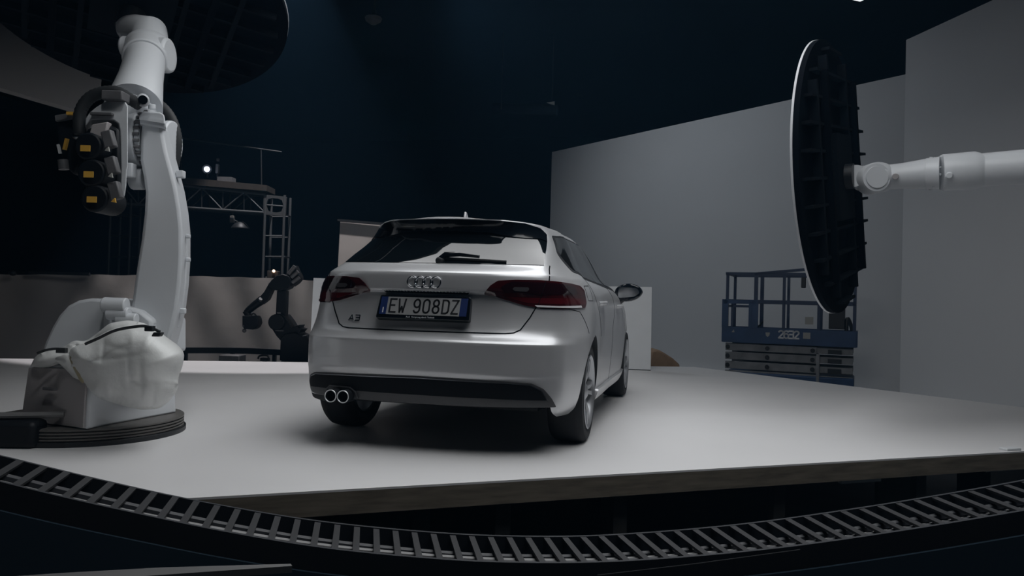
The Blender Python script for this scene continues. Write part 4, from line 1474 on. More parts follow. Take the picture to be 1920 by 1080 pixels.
# ================================================================ ROBOT AT THE RIGHT (forearm in view)
R2 = at(2330, 800, 5.3); R2.z = FZ
rob2 = thing('industrial_robot', R2, 'white robot arm reaching in from the right to the edge-on panel', 'robot')
nR = Vector(nr).normalized()
hub = crp + nR * 0.205
p1 = at(1646, 333, 6.15)
b = MB(); b.tube([hub, at(1612, 334, 6.2), at(1640, 333, 6.15)], [0.088, 0.098, 0.10], 32); b.build('tool_flange', M['robot_white'], rob2)
b = MB(); b.ball(p1, 0.128, seg=32, rings=20, s=(1.1, 1, 0.96), X=RH, Y=FH); b.build('wrist', M['robot_white'], rob2)
b = MB(); p = at(1645, 332, 6.02); b.lathe([(0, 0.0), (0.085, 0.0), (0.088, 0.012), (0.108, 0.012), (0.118, 0.03), (0.12, 0.14), (0, 0.14)], p, FH, seg=40); b.build('wrist_disc', M['robot_white'], rob2, smooth=30)
b = MB(); b.cyl(at(1679, 331, 5.98), at(1679, 331, 6.06), 0.025, seg=18); b.build('wrist_plug', M['robot_panel'], rob2, bevel=0.004)
b = MB(); b.tube([at(1655, 333, 6.14), at(1690, 330, 6.1), at(1735, 326, 6.05)], [0.098, 0.10, 0.117], 36); b.build('wrist_housing', M['robot_white'], rob2)
b = MB(); b.tube([at(1735, 326, 6.05), at(1762, 324.5, 6.0)], [0.120, 0.127], 36); fl = b.build('wrist_collar', M['robot_white'], rob2, bevel=0.004)
for k in range(14):
    a = 2 * PI * k / 14
    p = at(1745, 325.5, 6.03) + ZUP * (0.122 * math.cos(a)) + FH * (0.122 * math.sin(a))
    b = MB(); b.cyl(p - RH * 0.012, p + RH * 0.012, 0.009, seg=8); b.build('bolt', M['robot_white'], fl)
b = MB(); b.tube([at(1762, 324.5, 6.0), at(1768, 324, 6.0), at(1828, 319.5, 5.9), at(1833, 319, 5.9)], [0.128, 0.142, 0.145, 0.136], 40); sl = b.build('forearm_sleeve', M['robot_white'], rob2)
b = MB(); b.cyl(at(1780, 329, 5.80), at(1780, 329, 5.9), 0.026, seg=20); b.build('cap', M['robot_white'], sl, bevel=0.008)
b = MB(); b.tube([at(1830, 319.5, 5.9), at(1960, 310, 5.7), at(2080, 302, 5.55), at(2200, 296, 5.4)], [0.126, 0.132, 0.14, 0.17], 40); b.build('forearm', M['robot_white'], rob2)
e2 = at(2260, 300, 5.35)
b = MB(); b.cyl(e2 - FH * 0.26, e2 + FH * 0.20, 0.22, seg=48); b.build('elbow', M['robot_white'], rob2, bevel=0.02)
sh2 = Vector((R2.x, R2.y, 0.35))
b = MB(); b.prism([e2 + FH * 0.2 + v for v in (RH * -0.17, RH * 0.17)] + [sh2 + FH * 0.2 + RH * 0.26 + ZUP * 0.1, sh2 + FH * 0.2 - RH * 0.26 + ZUP * 0.1], FH * 0.2); b.build('lower_arm', M['robot_white'], rob2, bevel=0.03)
b = MB(); b.cyl(sh2 - FH * 0.3 + ZUP * 0.1, sh2 + FH * 0.45 + ZUP * 0.1, 0.3, seg=48); b.build('shoulder', M['robot_white'], rob2, bevel=0.03)
b = MB(); b.lathe([(0, 0.0), (0.55, 0.0), (0.55, 0.16), (0.45, 0.2), (0.40, 0.9), (0.3, 1.1), (0, 1.1)], R2, (0, 0, 1), seg=64); b.build('base_column', M['robot_white'], rob2, smooth=30)
for k in range(3):
    b = MB(); b.cyl(e2 - FH * 0.2 + RH * 0.22 + ZUP * (0.13 - 0.13 * k), e2 - FH * 0.2 + RH * 0.48 + ZUP * (0.13 - 0.13 * k), 0.06, seg=20); b.build('motor', M['robot_black'], rob2, bevel=0.01)

# ================================================================ BEHIND THE STAGE
# low cloth screen along the far left side
P = [at(u, v, d) for u, v, d in ((-700, 512, 11.6), (-350, 512, 12.2), (0, 514, 12.8), (210, 515, 13.0), (340, 517, 13.05), (480, 520, 13.1), (585, 525, 13.1), (680, 527, 13.15))]
P = cr(P, 30)
bm = MB()
fr, bk = [], []
for i, p in enumerate(P):
    t = P[min(i + 1, len(P) - 1)] - P[max(i - 1, 0)]
    n = Vector((t.y, -t.x, 0)).normalized()
    rf, rb = [], []
    for k in range(15):
        s = k / 14
        z = FZ + 0.01 + (p.z - FZ - 0.01) * (1 - s) - 0.010 * (1 - s) * math.sin(i * 0.22) ** 2
        o = 0.030 * math.sin(i * 0.16 + 1.2 * math.sin(i * 0.05)) * (0.35 + 0.65 * s) + 0.014 * math.sin(i * 0.47 + s * 3) + 0.012 * math.sin(i * 0.31 - s * 7)
        q = Vector((p.x, p.y, z)) + n * o
        rf.append(bm.bm.verts.new(q)); rb.append(bm.bm.verts.new(q - n * 0.012))
    fr.append(rf); bk.append(rb)
for A, B, rev in [(fr[i], fr[i + 1], 0) for i in range(len(fr) - 1)] + [(bk[i], bk[i + 1], 1) for i in range(len(bk) - 1)]:
    for k in range(14):
        bm.bm.faces.new((A[k], A[k + 1], B[k + 1], B[k]))
for i in range(len(fr) - 1):
    bm.bm.faces.new((fr[i][0], fr[i + 1][0], bk[i + 1][0], bk[i][0]))
    bm.bm.faces.new((fr[i][14], fr[i + 1][14], bk[i + 1][14], bk[i][14]))
for r_i in (0, -1):
    for k in range(14):
        bm.bm.faces.new((fr[r_i][k], fr[r_i][k + 1], bk[r_i][k + 1], bk[r_i][k]))
o_ = bm.build('cloth_screen', M['cloth'], smooth=60)
tag(o_, 'low off-white cloth screen stretched behind the small black robot', 'cloth screen')
# dark batten lying on the screen's top edge at far left
b = MB(); b.bar(at(55, 511, 12.7), at(168, 514, 12.75), 0.05, 0.05); o_ = b.build('batten', M['dark_steel']); tag(o_, 'thin batten along the top of the cloth screen at left', 'batten')
b = MB(); b.ball(at(24, 512, 12.6), 0.055, s=(1.2, 1, 0.8)); o_ = b.build('clamp', M['black_metal']); tag(o_, 'small black clamp on the cloth screen top edge', 'clamp')

# black curved rail on short feet in front of the screen
rl = thing('curved_rail', at(440, 658, 12.0), 'black curved rail running in front of the cloth screen', 'rail')
P = cr([at(u, v, d) for u, v, d in ((330, 657, 11.9), (400, 657, 12.0), (470, 658, 12.05), (530, 661, 12.1), (600, 665, 12.1))], 8)
bm = MB(); rows = []
for p in P:
    rows.append([bm.bm.verts.new(p + ZUP * a + FH * c) for a, c in ((-0.045, -0.03), (0.045, -0.03), (0.045, 0.03), (-0.045, 0.03))])
for A, B in zip(rows, rows[1:]):
    for k in range(4):
        bm.bm.faces.new((A[k], A[(k + 1) % 4], B[(k + 1) % 4], B[k]))
bm.bm.faces.new(rows[0]); bm.bm.faces.new(rows[-1][::-1])
bm.build('rail_beam', M['black_metal'], rl)
for i in (2, 12, 22, 30):
    b = MB(); p = P[i]; h = p.z - 0.045 - FZ; b.box(Vector((p.x, p.y, FZ + h / 2)) + FH * 0.01, (0.05, 0.05, h)); b.build('foot', M['black_metal'], rl)
b = MB(); b.box(at(436, 669, 11.4) - ZUP * 0.25, (0.30, 0.30, 0.56), RH, FH, ZUP); o_ = b.build('equipment_box', M['motor_grey'], bevel=0.01); tag(o_, 'dull grey box just behind the stage edge under the rail', 'box')
b = MB(); b.tube(cr([at(484, 673, 11.2), at(486, 668, 11.2), at(494, 666, 11.2), at(502, 667, 11.2), at(504, 673, 11.2)], 6), 0.014, 8); b.box(at(497, 674, 11.2), (0.12, 0.08, 0.05), RH, FH, ZUP); b.box(at(497, 676, 11.2) + ZUP * (FZ - at(497, 676, 11.2).z) / 2, (0.06, 0.06, at(497, 676, 11.2).z - FZ), RH, FH, ZUP)
o_ = b.build('cable_hook', M['black_metal']); tag(o_, 'small black cable loop on a stand behind the stage edge', 'cable loop')

# small black robot arm behind the stage
DB = 11.2
B0 = at(552, 676, DB); B0.z = FZ
br = thing('robot_arm', B0, 'small all-black robot arm standing behind the far stage edge', 'robot')


def bp(pts, d, t, name, parent=br, m='robot_black', bevel=0.01):
    return pxprism(pts, d, t, name, m, parent, bevel=bevel)


bb = at(552, 676, DB)
b = MB(); b.box(Vector((bb.x, bb.y, 0)) + FH * 0.25 + ZUP * ((bb.z + FZ) / 2), (0.40, 0.44, bb.z - FZ), RH, FH, ZUP); b.build('plinth', M['robot_black'], br)
bp([(524, 676), (526, 634), (533, 626), (553, 624), (566, 630), (575, 628), (579, 640), (577, 676)], DB - 0.05, 0.50, 'base')
bp([(506, 602), (510, 594), (518, 589), (532, 590), (541, 602), (548, 614), (556, 611), (561, 609), (558, 615), (566, 617), (560, 624), (566, 632), (527, 640), (518, 630), (508, 614)], DB + 0.03, 0.34, 'turret')
b = MB(); p = at(520, 604, DB + 0.02); b.cyl(p - FH * 0.06, p + FH * 0.3, 0.118, seg=36); b.build('shoulder_joint', M['robot_black'], br, bevel=0.01)
b = MB(); b.box(at(524, 620, DB - 0.03), (0.12, 0.01, 0.014), RH, FH, ZUP); b.build('name_strip', M['motor_grey'], br, smooth=0)
bp([(516, 600), (519, 545), (537, 545), (535, 600)], DB + 0.06, 0.14, 'lower_arm')
b = MB(); b.box(at(523, 587, DB + 0.03), (0.05, 0.03, 0.03), RH, FH, ZUP); b.build('cover_plate', M['motor_grey'], br, bevel=0.004)
bp([(502, 536), (508, 526), (518, 517), (530, 514), (541, 518), (548, 528), (540, 540), (526, 546), (510, 543)], DB + 0.02, 0.26, 'elbow')
bp([(534, 530), (539, 512), (546, 502), (552, 497), (556, 507), (561, 516), (562, 522), (556, 530), (546, 537)], DB + 0.06, 0.22, 'motor_group')
for (u1, v1, u2, v2) in ((541, 514, 553, 499), (546, 520, 559, 509), (548, 530, 561, 520)):
    b = MB(); b.cyl(at(u1, v1, DB), at(u2, v2, DB), 0.028, seg=14); b.build('motor', M['motor_grey'], br)
bp([(505, 529), (512, 538), (501, 562), (489, 571), (482, 562), (495, 547)], DB + 0.05, 0.16, 'upper_arm')
b = MB(); b.tube([at(492, 562, DB + 0.12), at(478, 572, DB + 0.12), at(466, 582, DB + 0.12), at(461, 586, DB + 0.12)], [0.066, 0.058, 0.052, 0.04], 18); b.build('forearm', M['robot_black'], br)
b = MB(); b.cyl(at(489, 560, DB + 0.03), at(488, 563, DB + 0.05), 0.028, seg=14); b.build('cap', M['motor_grey'], br)
b = MB(); b.tube([at(461, 583, DB + 0.12), at(466, 592, DB + 0.12)], [0.05, 0.045], 18); b.build('wrist', M['robot_black'], br)
bp([(454, 592), (481, 592), (484, 598), (485, 606), (481, 614), (474, 618), (458, 617), (454, 612)], DB + 0.03, 0.18, 'tool_head')
b = MB(); b.ball(at(458, 620, DB + 0.08), 0.03); b.box(at(456, 611, DB + 0.02), (0.02, 0.02, 0.02)); b.build('tool_tip', M['motor_grey'], br)
b = MB(); b.tube(cr([at(470, 591, DB + 0.05), at(476, 588, DB + 0.05), at(482, 594, DB + 0.05)], 6), 0.012, 8); b.build('hose', M['hose'], br)


def board(name, pts, d, t, m, label, cat, foot=None, d2=None):
    """rigid flat: outline pts (left-bottom, left-top, right-top, right-bottom)"""
    d2 = d2 or d
    q = [at(pts[0][0], pts[0][1], d), at(pts[1][0], pts[1][1], d), at(pts[2][0], pts[2][1], d2), at(pts[3][0], pts[3][1], d2)]
    if foot is not None:
        q[0].z = foot; q[3].z = foot
    b_ = MB(); b_.prism(q, FH * t)
    o = b_.build(name, M[m], smooth=0)
    return tag(o, label, cat)


# white boards standing on the stage beyond the car
q = onz(1221, 695, 0)
b = MB(); dR = (q - CAM).dot(_f)
x0, x1 = at(1096, 700, dR + 0.12), at(1220, 695, dR)
pts = [Vector((x0.x, x0.y, 0.012)), Vector((x0.x, x0.y, at(1150, 537, dR).z)), Vector((x1.x, x1.y, at(1218, 538, dR).z)), Vector((x1.x, x1.y, 0.012))]
pts[2] -= RH * 0.012
b.prism(pts, FH * 0.045); o_ = b.build('white_board', M['board'], smooth=0); tag(o_, 'white board standing on the stage just right of the car', 'board', 'white boards on the stage')
b = MB(); b.prism([Vector((p.x, p.y, 0.0)) for p in (x0, x1)] + [Vector((p.x, p.y, 0.012)) for p in (x1, x0)], FH * 0.045); o_ = b.build('base_strip', M['black_metal'], smooth=0); tag(o_, 'thin dark strip beneath the white board right of the car', 'strip')
dL = 9.9
x0, x1 = at(581, 640, dL), at(668, 640, dL + 0.3)
pts = [Vector((x0.x, x0.y, 0.0)), Vector((x0.x, x0.y, at(588, 521, dL).z)) + RH * 0.02, Vector((x1.x, x1.y, at(650, 523, dL).z)) + RH * 0.02, Vector((x1.x, x1.y, 0.0))]
b = MB(); b.prism(pts, FH * 0.045); o_ = b.build('white_board', M['board'], smooth=0); tag(o_, 'white board on the stage showing beside the left tail lamp', 'board', 'white boards on the stage')
# tall off-white panel with a dark top rail, far behind the car
tp_ = thing('tall_panel', at(680, 600, 14.2) * 1.0, 'tall off-white fabric panel rising behind the car roof at left', 'panel')
tp_.location.z = FZ; ORIGIN[tp_.name] = Vector(tp_.location)
x0, x1 = at(638, 416, 14.2), at(740, 424, 14.3)
pts = [Vector((x0.x, x0.y, FZ)) - RH * 0.06, x0, x1, Vector((x1.x, x1.y, FZ))]
b = MB(); b.prism(pts, FH * 0.06); b.build('cloth_face', M['cloth'], tp_, smooth=0)
b = MB(); b.bar(at(633, 412.5, 14.15), at(742, 421.5, 14.25), 0.06, 0.035); b.build('top_rail', M['dark_steel'], tp_)
for xx in (x0, x1):
    b = MB(); b.bar(Vector((xx.x, xx.y, FZ)) + FH * 0.12, xx + FH * 0.12, 0.05, 0.05); b.build('post', M['dark_steel'], tp_)
# hanging pale reflector, upper left
hp = thing('hanging_reflector', at(60, 120, 8.2), 'pale flat reflector hanging at upper left behind the overhead panel', 'reflector')
pts = [at(-420, 42, 7.6), at(150, 208, 8.2), at(188, 145, 8.5), at(210, -60, 10.2), at(-300, -220, 9.4)]
n_ = (pts[1] - pts[0]).cross(pts[3] - pts[0]).normalized()
pts[2] -= n_ * (pts[2] - pts[0]).dot(n_); pts[4] -= n_ * (pts[4] - pts[0]).dot(n_)
b = MB(); b.prism(pts, n_ * (0.05 if n_.dot(_f) > 0 else -0.05)); b.build('reflector_face', M['grey_board'], hp, smooth=0)
for p in (pts[3], pts[4]):
    b = MB(); b.cyl(p, Vector((p.x, p.y, 7.495)), 0.012, seg=8); b.build('suspension_cable', M['black_metal'], hp)

# heap of tan wrapping by the far stage corner
b = MB(); bm = b.bm
base = at(1250, 690, 12.6)
pts = [(1215, 688), (1222, 658), (1234, 655), (1248, 663), (1262, 672), (1274, 683), (1276, 692)]
b.prism(pxpoly(pts, 12.4) + [at(1276, 760, 12.4) * 1.0, at(1215, 760, 12.4)], FH * 0.5)
o_ = b.build('cardboard', M['tan'], bevel=0.03); tag(o_, 'tan folded sheet heaped beyond the far stage corner', 'folded sheet')
lowz = min((o_.matrix_world @ v.co).z for v in o_.data.vertices)
o_.location.z += (FZ - lowz) if lowz < FZ else 0

# ---- blue scissor lift
LD = 12.6
LX = at(1480, 640, LD); LX.z = FZ
lift = thing('scissor_lift', LX, 'blue scissor lift parked in front of the white wall', 'scissor lift')
lx = (flat2(at(1605, 650, 12.15)) - flat2(at(1355, 640, 13.0)))
LW = lx.length
lx.normalize()
ly = Vector((-lx.y, lx.x, 0))
L0 = flat2(at(1355, 640, 13.0))          # left front corner on plan


def lp(a, y, z):
    """a: 0..1 along the lift, y metres back, z height"""
    return L0 + lx * (a * LW) + ly * y + ZUP * z


def vz(v, u=1480, d=LD):
    return at(u, v, d).z


LWD = 0.85
b = MB(); b.box(lp(0.5, LWD / 2, FZ + 0.36), (LW * 0.98, LWD, 0.42), lx, ly, ZUP); b.build('chassis', M['lift_blue'], lift, bevel=0.02)
for a in (0.14, 0.86):
    for y in (0.0, LWD):
        b = MB(); c = lp(a, y, FZ + 0.19); b.cyl(c - ly * 0.06, c + ly * 0.06, 0.19, seg=28); b.build('wheel', M['rubber'], lift, bevel=0.02)
# folded scissor arms
zs = [vz(707), vz(690), vz(672), vz(655)]
for k in range(4):
    for y in (0.06, LWD - 0.06):
        z = zs[k]
        b = MB(); b.box(lp(0.37, y, z), (LW * 0.70, 0.05, 0.125), lx, ly, ZUP); arm = b.build('scissor_arm', M['lift_steel'], lift, bevel=0.006)
        b = MB(); b.box(lp(0.85, y + 0.02, z), (LW * 0.26, 0.05, 0.10), lx, ly, ZUP); b.build('scissor_arm', M['lift_steel'], lift, bevel=0.006)
        if y < 0.1:
            for a in (0.04, 0.35, 0.69):
                b = MB(); c = lp(a, y - 0.03, z); b.cyl(c - ly * 0.02, c, 0.035, seg=14); b.build('pivot_pin', M['black_metal'], arm)
    b = MB(); b.box(lp(0.85, 0.03, zs[k] - 0.01), (0.20, 0.05, 0.07), lx, ly, ZUP); b.build('cross_tube', M['black_metal'], lift, smooth=0)
b = MB(); b.box(lp(0.73, 0.02, zs[1]), (0.05, 0.06, 0.50), lx, ly, ZUP); b.build('lift_cylinder', M['lift_steel'], lift, bevel=0.01)
# platform and toe board
zd0, zd1 = vz(646), vz(617)
b = MB(); b.box(lp(0.5, LWD / 2, zd0 + 0.03), (LW, LWD, 0.07), lx, ly, ZUP); b.build('platform_deck', M['lift_blue'], lift, smooth=0)
toe = None
for y in (0.0, LWD):
    b = MB(); b.box(lp(0.5, y, (zd0 + zd1) / 2), (LW, 0.04, zd1 - zd0), lx, ly, ZUP); t_ = b.build('toe_board', M['lift_blue'], lift, smooth=0)
    toe = toe or t_
for a in (0.0, 1.0):
    b = MB(); b.box(lp(a, LWD / 2, (zd0 + zd1) / 2), (0.04, LWD, zd1 - zd0), lx, ly, ZUP); b.build('toe_board', M['lift_blue'], lift, smooth=0)
for ch, a in (('2', 0.435), ('6', 0.475), ('3', 0.512), ('2', 0.552)):
    stroke_glyph(GLY[ch], 0.024, lp(a, -0.021, vz(634)), lx * 0.075, ZUP * 0.058, -ly, 0.003, M['pale_ink'], 'fleet_number', toe)
b = MB(); b.prism([lp(0.335 + a, -0.021, vz(634) + z) for a, z in ((0, 0.08), (0.035, 0.08), (0.03, 0.03), (0.017, 0.005), (0.004, 0.03))], ly * -0.003); b.build('round_mark', M['label_grey'], toe, smooth=0)
b = MB(); b.box(lp(0.645, -0.022, vz(628)), (0.11, 0.003, 0.10), lx, ly, ZUP); b.build('label_mark', M['label_grey'], toe, smooth=0)
b = MB(); b.prism([lp(0.07 + a, -0.021, vz(627) + z) for a, z in ((0, 0.0), (0.018, 0.05), (0.025, 0.0))], ly * -0.003); b.build('warning_mark', M['label_grey'], toe, smooth=0)
# gate end at the left
zg = vz(565)
for a in (0.015, 0.10, 0.215, 0.25):
    b = MB(); b.box(lp(a, 0.0, (zd1 + zg) / 2), (0.10 if a < 0.05 else 0.055 if a < 0.22 else 0.10, 0.05, zg - zd1 + 0.02), lx, ly, ZUP)
    if a != 0.10:
        b.build('gate_post', M['lift_blue'], lift, smooth=0)
    else:
        b.bm.free()
b = MB(); b.box(lp(0.13, 0.0, zg - 0.03), (0.52, 0.05, 0.06), lx, ly, ZUP); b.build('gate_rail', M['lift_blue'], lift, smooth=0)
b = MB(); b.box(lp(0.13, 0.0, zg - 0.10), (0.36, 0.03, 0.04), lx, ly, ZUP); b.build('gate_rail', M['lift_rail'], lift, smooth=0)
b = MB(); b.box(lp(0.07, 0.0, (zd1 + zg) / 2), (0.03, 0.03, zg - zd1), lx, ly, ZUP); b.build('gate_post', M['lift_rail'], lift, smooth=0)
# guard rails
zt = vz(514); zm = vz(567)
for y in (0.0, LWD):
    for a in (0.03, 0.255, 0.47, 0.73, 0.985):
        b = MB(); b.box(lp(a, y, (zd1 + zt) / 2), (0.045 if a != 0.255 else 0.06, 0.045, zt - zd1), lx, ly, ZUP); b.build('rail_post', M['lift_rail'], lift, smooth=0)
    b = MB(); b.box(lp(0.5, y, zt), (LW * 0.97, 0.045, 0.045), lx, ly, ZUP); b.build('top_rail', M['lift_rail'], lift, smooth=0)
    b = MB(); b.box(lp(0.5, y, zm), (LW * 0.97, 0.045, 0.06), lx, ly, ZUP); b.build('mid_rail', M['lift_rail'], lift, smooth=0)
b = MB(); b.bar(lp(0.25, 0.0, zt), lp(0.62, 0.0, zt + 0.075), 0.045, 0.045); b.bar(lp(0.62, 0.0, zt + 0.075), lp(0.985, 0.0, zt + 0.075), 0.045, 0.045); b.bar(lp(0.985, 0, zt + 0.075), lp(0.985, 0, zt), 0.045, 0.045); b.build('extension_rail', M['lift_rail'], lift, smooth=0)
for a in (0.03, 0.985):
    for z in (zt, zm):
        b = MB(); b.box(lp(a, LWD / 2, z), (0.045, LWD, 0.045), lx, ly, ZUP); b.build('end_rail', M['lift_rail'], lift, smooth=0)
b = MB(); b.box(lp(0.615, -0.05, vz(530)), (0.07, 0.06, 0.17), lx, ly, ZUP); b.build('control_box', M['black_plastic'], lift, bevel=0.01)
b = MB(); b.box(lp(0.66, 0.02, vz(600)), (0.125, 0.02, 0.12), lx, ly, ZUP); b.build('document_box', M['label_grey'], lift, smooth=0)
b = MB(); b.box(lp(0.86, 0.10, vz(590)), (0.24, 0.14, 0.42), lx, ly, ZUP); b.build('battery_box', M['black_plastic'], lift, bevel=0.01)
b = MB(); b.tube([lp(0.27, 0.05, zd1 + 0.02), lp(0.29, 0.05, zd1 + 0.05), lp(0.31, 0.04, zd1 + 0.11)], 0.015, 8); b.build('lever', M['black_metal'], lift)
b = MB(); b.tube(cr([lp(0.93, 0.1, zd1), lp(0.935, 0.1, zd1 + 0.2), lp(0.96, 0.1, zd1 + 0.1), lp(0.97, 0.1, zd1)], 6), 0.03, 8); b.build('coiled_lead', M['black_metal'], lift)

# ---- truss gantry with walkway, left of the car
GD = 14.0
gan = thing('truss_gantry', at(515, 600, GD), 'steel truss gantry with walkway beam behind the cloth screen', 'gantry')
gan.location.z = FZ; ORIGIN[gan.name] = Vector(gan.location)


def gp(u, v, off=0.0):
    return at(u, v, GD) + FH * off


def ground(p):
    return Vector((p.x, p.y, FZ))


def truss_beam(pts_top, pts_bot, off, nb, r=0.02):
    pass


CH = 0.024
chords = []
for off in (0.0, 0.36):
    a0, a1 = gp(180, 330, off), gp(497, 365, off)
    c0_, c1_ = gp(180, 378, off), gp(497, 399, off)
    for x, y in ((a0, a1), (c0_, c1_)):
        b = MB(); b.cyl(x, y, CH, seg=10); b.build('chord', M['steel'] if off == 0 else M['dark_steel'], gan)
    n_ = 8
    for k in range(n_):
        s0, s1_ = k / n_, (k + 1) / n_
        if k % 2:
            p0, p1_ = a0.lerp(a1, s0), c0_.lerp(c1_, s1_)
        else:
            p0, p1_ = c0_.lerp(c1_, s0), a0.lerp(a1, s1_)
        b = MB(); b.cyl(p0, p1_, 0.013, seg=8); b.build('brace', M['steel'] if off == 0 else M['dark_steel'], gan)
        b = MB(); b.cyl(a0.lerp(a1, s1_), c0_.lerp(c1_, s1_), 0.010, seg=8); b.build('brace', M['dark_steel'], gan)
# towers
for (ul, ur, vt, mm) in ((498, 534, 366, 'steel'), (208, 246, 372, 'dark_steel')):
    for off in (0.0, 0.36):
        for u in (ul, ur):
            p = gp(u, vt, off); b = MB(); b.cyl(ground(p), p, 0.024, seg=10); b.build('tower_leg', M[mm], gan)
        for v in (402, 442, 481, 520):
            b = MB(); b.cyl(gp(ul, v, off), gp(ur, v, off), 0.012, seg=8); b.build('rung', M[mm], gan)
    for u in (ul, ur):
        for v in (402, 481):
            b = MB(); b.cyl(gp(u, v, 0), gp(u, v, 0.36), 0.012, seg=8); b.build('rung', M['dark_steel'], gan)
# corner block with a round opening
b = MB()
ring_o = round_poly([(495, 365), (538, 369), (536, 405), (494, 402)], 2, 2)
for off in (-0.02,):
    cx_, cy_ = 516, 385
    n_ = len(ring_o)
    inner = [(cx_ + (x - cx_) * 0.72 if abs(x - cx_) < 99 else x, cy_ + (y - cy_) * 0.72) for x, y in round_poly([(495, 365), (538, 369), (536, 405), (494, 402)], 14, 2)]
    A1 = [b.bm.verts.new(gp(x, y, off)) for x, y in ring_o]; I1 = [b.bm.verts.new(gp(x, y, off)) for x, y in inner]
    A2 = [b.bm.verts.new(gp(x, y, off + 0.05)) for x, y in ring_o]; I2 = [b.bm.verts.new(gp(x, y, off + 0.05)) for x, y in inner]
    for k in range(n_):
        j = (k + 1) % n_
        b.bm.faces.new((A1[k], A1[j], I1[j], I1[k])); b.bm.faces.new((A2[j], A2[k], I2[k], I2[j]))
        b.bm.faces.new((A1[j], A1[k], A2[k], A2[j])); b.bm.faces.new((I1[k], I1[j], I2[j], I2[k]))
b.build('corner_block', M['steel'], gan, smooth=0)
b = MB(); b.cyl(gp(497, 384, 0), gp(534, 387, 0), 0.014, seg=8); b.build('rung', M['steel'], gan)
# walkway beam and handrail
b = MB(); b.prism([gp(180, 318, -0.06), gp(502, 348, -0.06), gp(502, 359, -0.06), gp(180, 333, -0.06)], FH * 0.5); b.build('walkway_beam', M['beam_brown'], gan, smooth=0)
b = MB(); b.box(gp(421, 336, 0.1), (0.27, 0.2, 0.09), RH, FH, ZUP); b.build('deck_box', M['motor_grey'], gan, smooth=0)
b = MB(); b.cyl(gp(300, 250, 0.2), gp(522, 281, 0.2), 0.016, seg=8); b.build('handrail', M['dark_steel'], gan)
for u, v0 in ((483, 276), (330, 254)):
    b = MB(); b.cyl(gp(u, v0, 0.2), gp(u + 1, v0 + 74, 0.2), 0.012, seg=8); b.build('handrail_post', M['dark_steel'], gan)
# work lamp on the walkway
lamp = thing('work_lamp', gp(383, 330, 0.15), 'small bright white lamp shining from the gantry walkway', 'lamp')
b = MB(); p = gp(383, 315, 0.12); dl_ = (CAM - p).normalized()
b.lathe([(0, 0.0), (0.075, 0.0), (0.085, 0.07), (0.06, 0.07), (0, 0.05)], p - dl_ * 0.06, dl_, seg=24); b.build('lamp_head', M['black_metal'], lamp)
b = MB(); b.ball(p + dl_ * 0.01, 0.046, s=(1, 1, 1)); b.build('bulb', M['glow'], lamp)
b = MB(); b.cyl(p - ZUP * 0.06, gp(383, 330, 0.15), 0.016, seg=8); b.build('stem', M['black_metal'], lamp)
sp_ = thing('light_fixture', gp(400, 331, 0.2), 'small grey fixture upright beside the bright gantry lamp', 'fixture')
b = MB(); b.box(gp(400, 313, 0.2), (0.05, 0.06, 0.17), RH, FH, ZUP); b.build('body', M['motor_grey'], sp_)
b = MB(); b.box(gp(401, 296, 0.2), (0.045, 0.05, 0.045), RH, FH, ZUP); b.build('head', M['motor_grey'], sp_)
b = MB(); b.cyl(gp(400, 320, 0.2), gp(400, 334, 0.2), 0.015, seg=8); b.build('stem', M['black_metal'], sp_)
# fixtures hanging beneath the truss
hl = thing('hanging_lamp', gp(432, 400, 0.1), 'unlit grey lamp head hanging under the truss', 'lamp')
b = MB(); b.cyl(gp(432, 394, 0.1), gp(432, 404, 0.1), 0.015, seg=8); b.build('hanger', M['black_metal'], hl)
b = MB(); b.box(gp(432, 410, 0.1), (0.075, 0.08, 0.13), RH, FH, ZUP); b.build('ballast', M['lamp_shade'], hl, bevel=0.008)
b = MB(); b.lathe([(0.04, 0.10), (0.10, 0.06), (0.155, -0.01), (0.16, -0.03), (0.14, -0.03), (0.09, 0.04), (0.03, 0.08)], gp(447, 424, 0.1), (0, 0, 1), seg=32, closed=True); b.build('shade', M['dark_steel'], hl)
b = MB(); b.cyl(gp(447, 417, 0.1), gp(436, 412, 0.1), 0.014, seg=8); b.build('arm', M['black_metal'], hl)
# warm indicator lamp at the tower's foot
wl = thing('indicator_lamp', gp(519, 512, -0.1), 'tiny warm lamp glowing at the foot of the truss tower', 'lamp')
b = MB(); b.box(gp(516, 515, -0.1), (0.20, 0.12, 0.13), RH, FH, ZUP); b.build('lamp_box', M['beam_brown'], wl, bevel=0.01)
b = MB(); b.ball(gp(519, 509, -0.18), 0.026); b.build('bulb', M['glow_warm'], wl)
b = MB(); p = gp(516, 518, -0.1); b.cyl(p, ground(p), 0.02, seg=8); b.build('stand', M['black_metal'], wl)

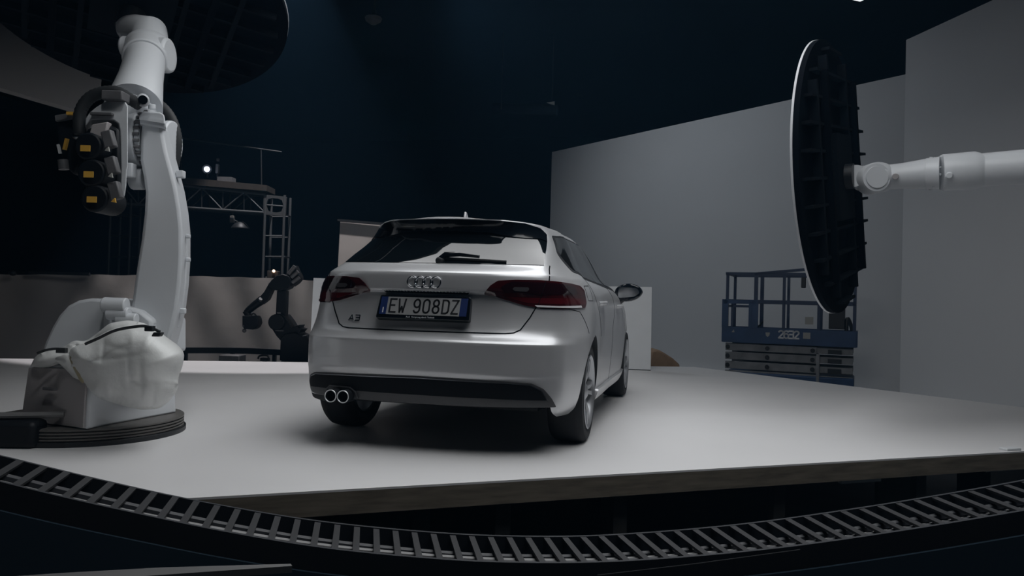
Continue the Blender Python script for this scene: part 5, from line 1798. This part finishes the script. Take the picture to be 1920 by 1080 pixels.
# ---- things up in the dark
cl_ = thing('ceiling_lamp', at(702, 38, 15), 'faint grey dish lamp hanging from the dark ceiling', 'lamp')
b = MB(); b.lathe([(0, -0.07), (0.06, -0.065), (0.15, 0.0), (0.165, 0.05), (0.15, 0.07), (0, 0.08)], at(700, 39, 15), (0, 0, 1), seg=32); b.build('dish', M['lamp_shade'], cl_)
b = MB(); p = at(702, 32, 15); b.cyl(p, Vector((p.x, p.y, 7.495)), 0.022, seg=8); b.build('stem', M['dark_steel'], cl_)
b = MB(); b.box(at(702, 24, 15), (0.06, 0.06, 0.10)); b.build('ballast', M['dark_steel'], cl_)
dt = thing('duct', at(990, 205, 19), 'faint dark duct high in the hall above the car', 'duct')
b = MB(); b.cyl(at(925, 203, 19), at(1045, 207, 18.6), 0.13, seg=24); b.build('pipe', M['drape'], dt)
b = MB(); b.prism(pxpoly([(1025, 192), (1040, 190), (1040, 197), (1033, 195)], 18.5), FH * 0.05); b.build('bracket', M['label_grey'], dt, smooth=0)
for u in (940, 1035):
    b = MB(); p = at(u, 204, 18.8); b.cyl(p, Vector((p.x, p.y, 7.495)), 0.012, seg=8); b.build('hanger', M['black_metal'], dt)

# ---- clutter under the near right corner of the stage
b = MB(); q = onz(1905, 846, 0); b.box(flat2(q) + nN * 0.04 + ZUP * 0.008, (0.13, 0.06, 0.016), dN, nN, ZUP); o_ = b.build('offcut', M['board'], bevel=0.004); tag(o_, 'small pale bit on the near right stage edge', 'offcut')
pl = thing('timber_stack', onz(1870, 890, -0.3), 'pale timber offcut stack under the near right stage corner', 'timber stack')
pl.location.z = FZ; ORIGIN[pl.name] = Vector(pl.location)
q = flat2(at(1870, 880, 5.9))
b = MB(); b.box(q + ZUP * -0.245, (0.62, 0.3, 0.05), dN, nN, ZUP); b.build('top_plank', M['pale_timber'], pl, smooth=0)
b = MB(); b.box(q + ZUP * (-0.27 + FZ) / 2, (0.50, 0.28, -0.27 - FZ), dN, nN, ZUP); b.build('crate', M['black_metal'], pl, smooth=0)
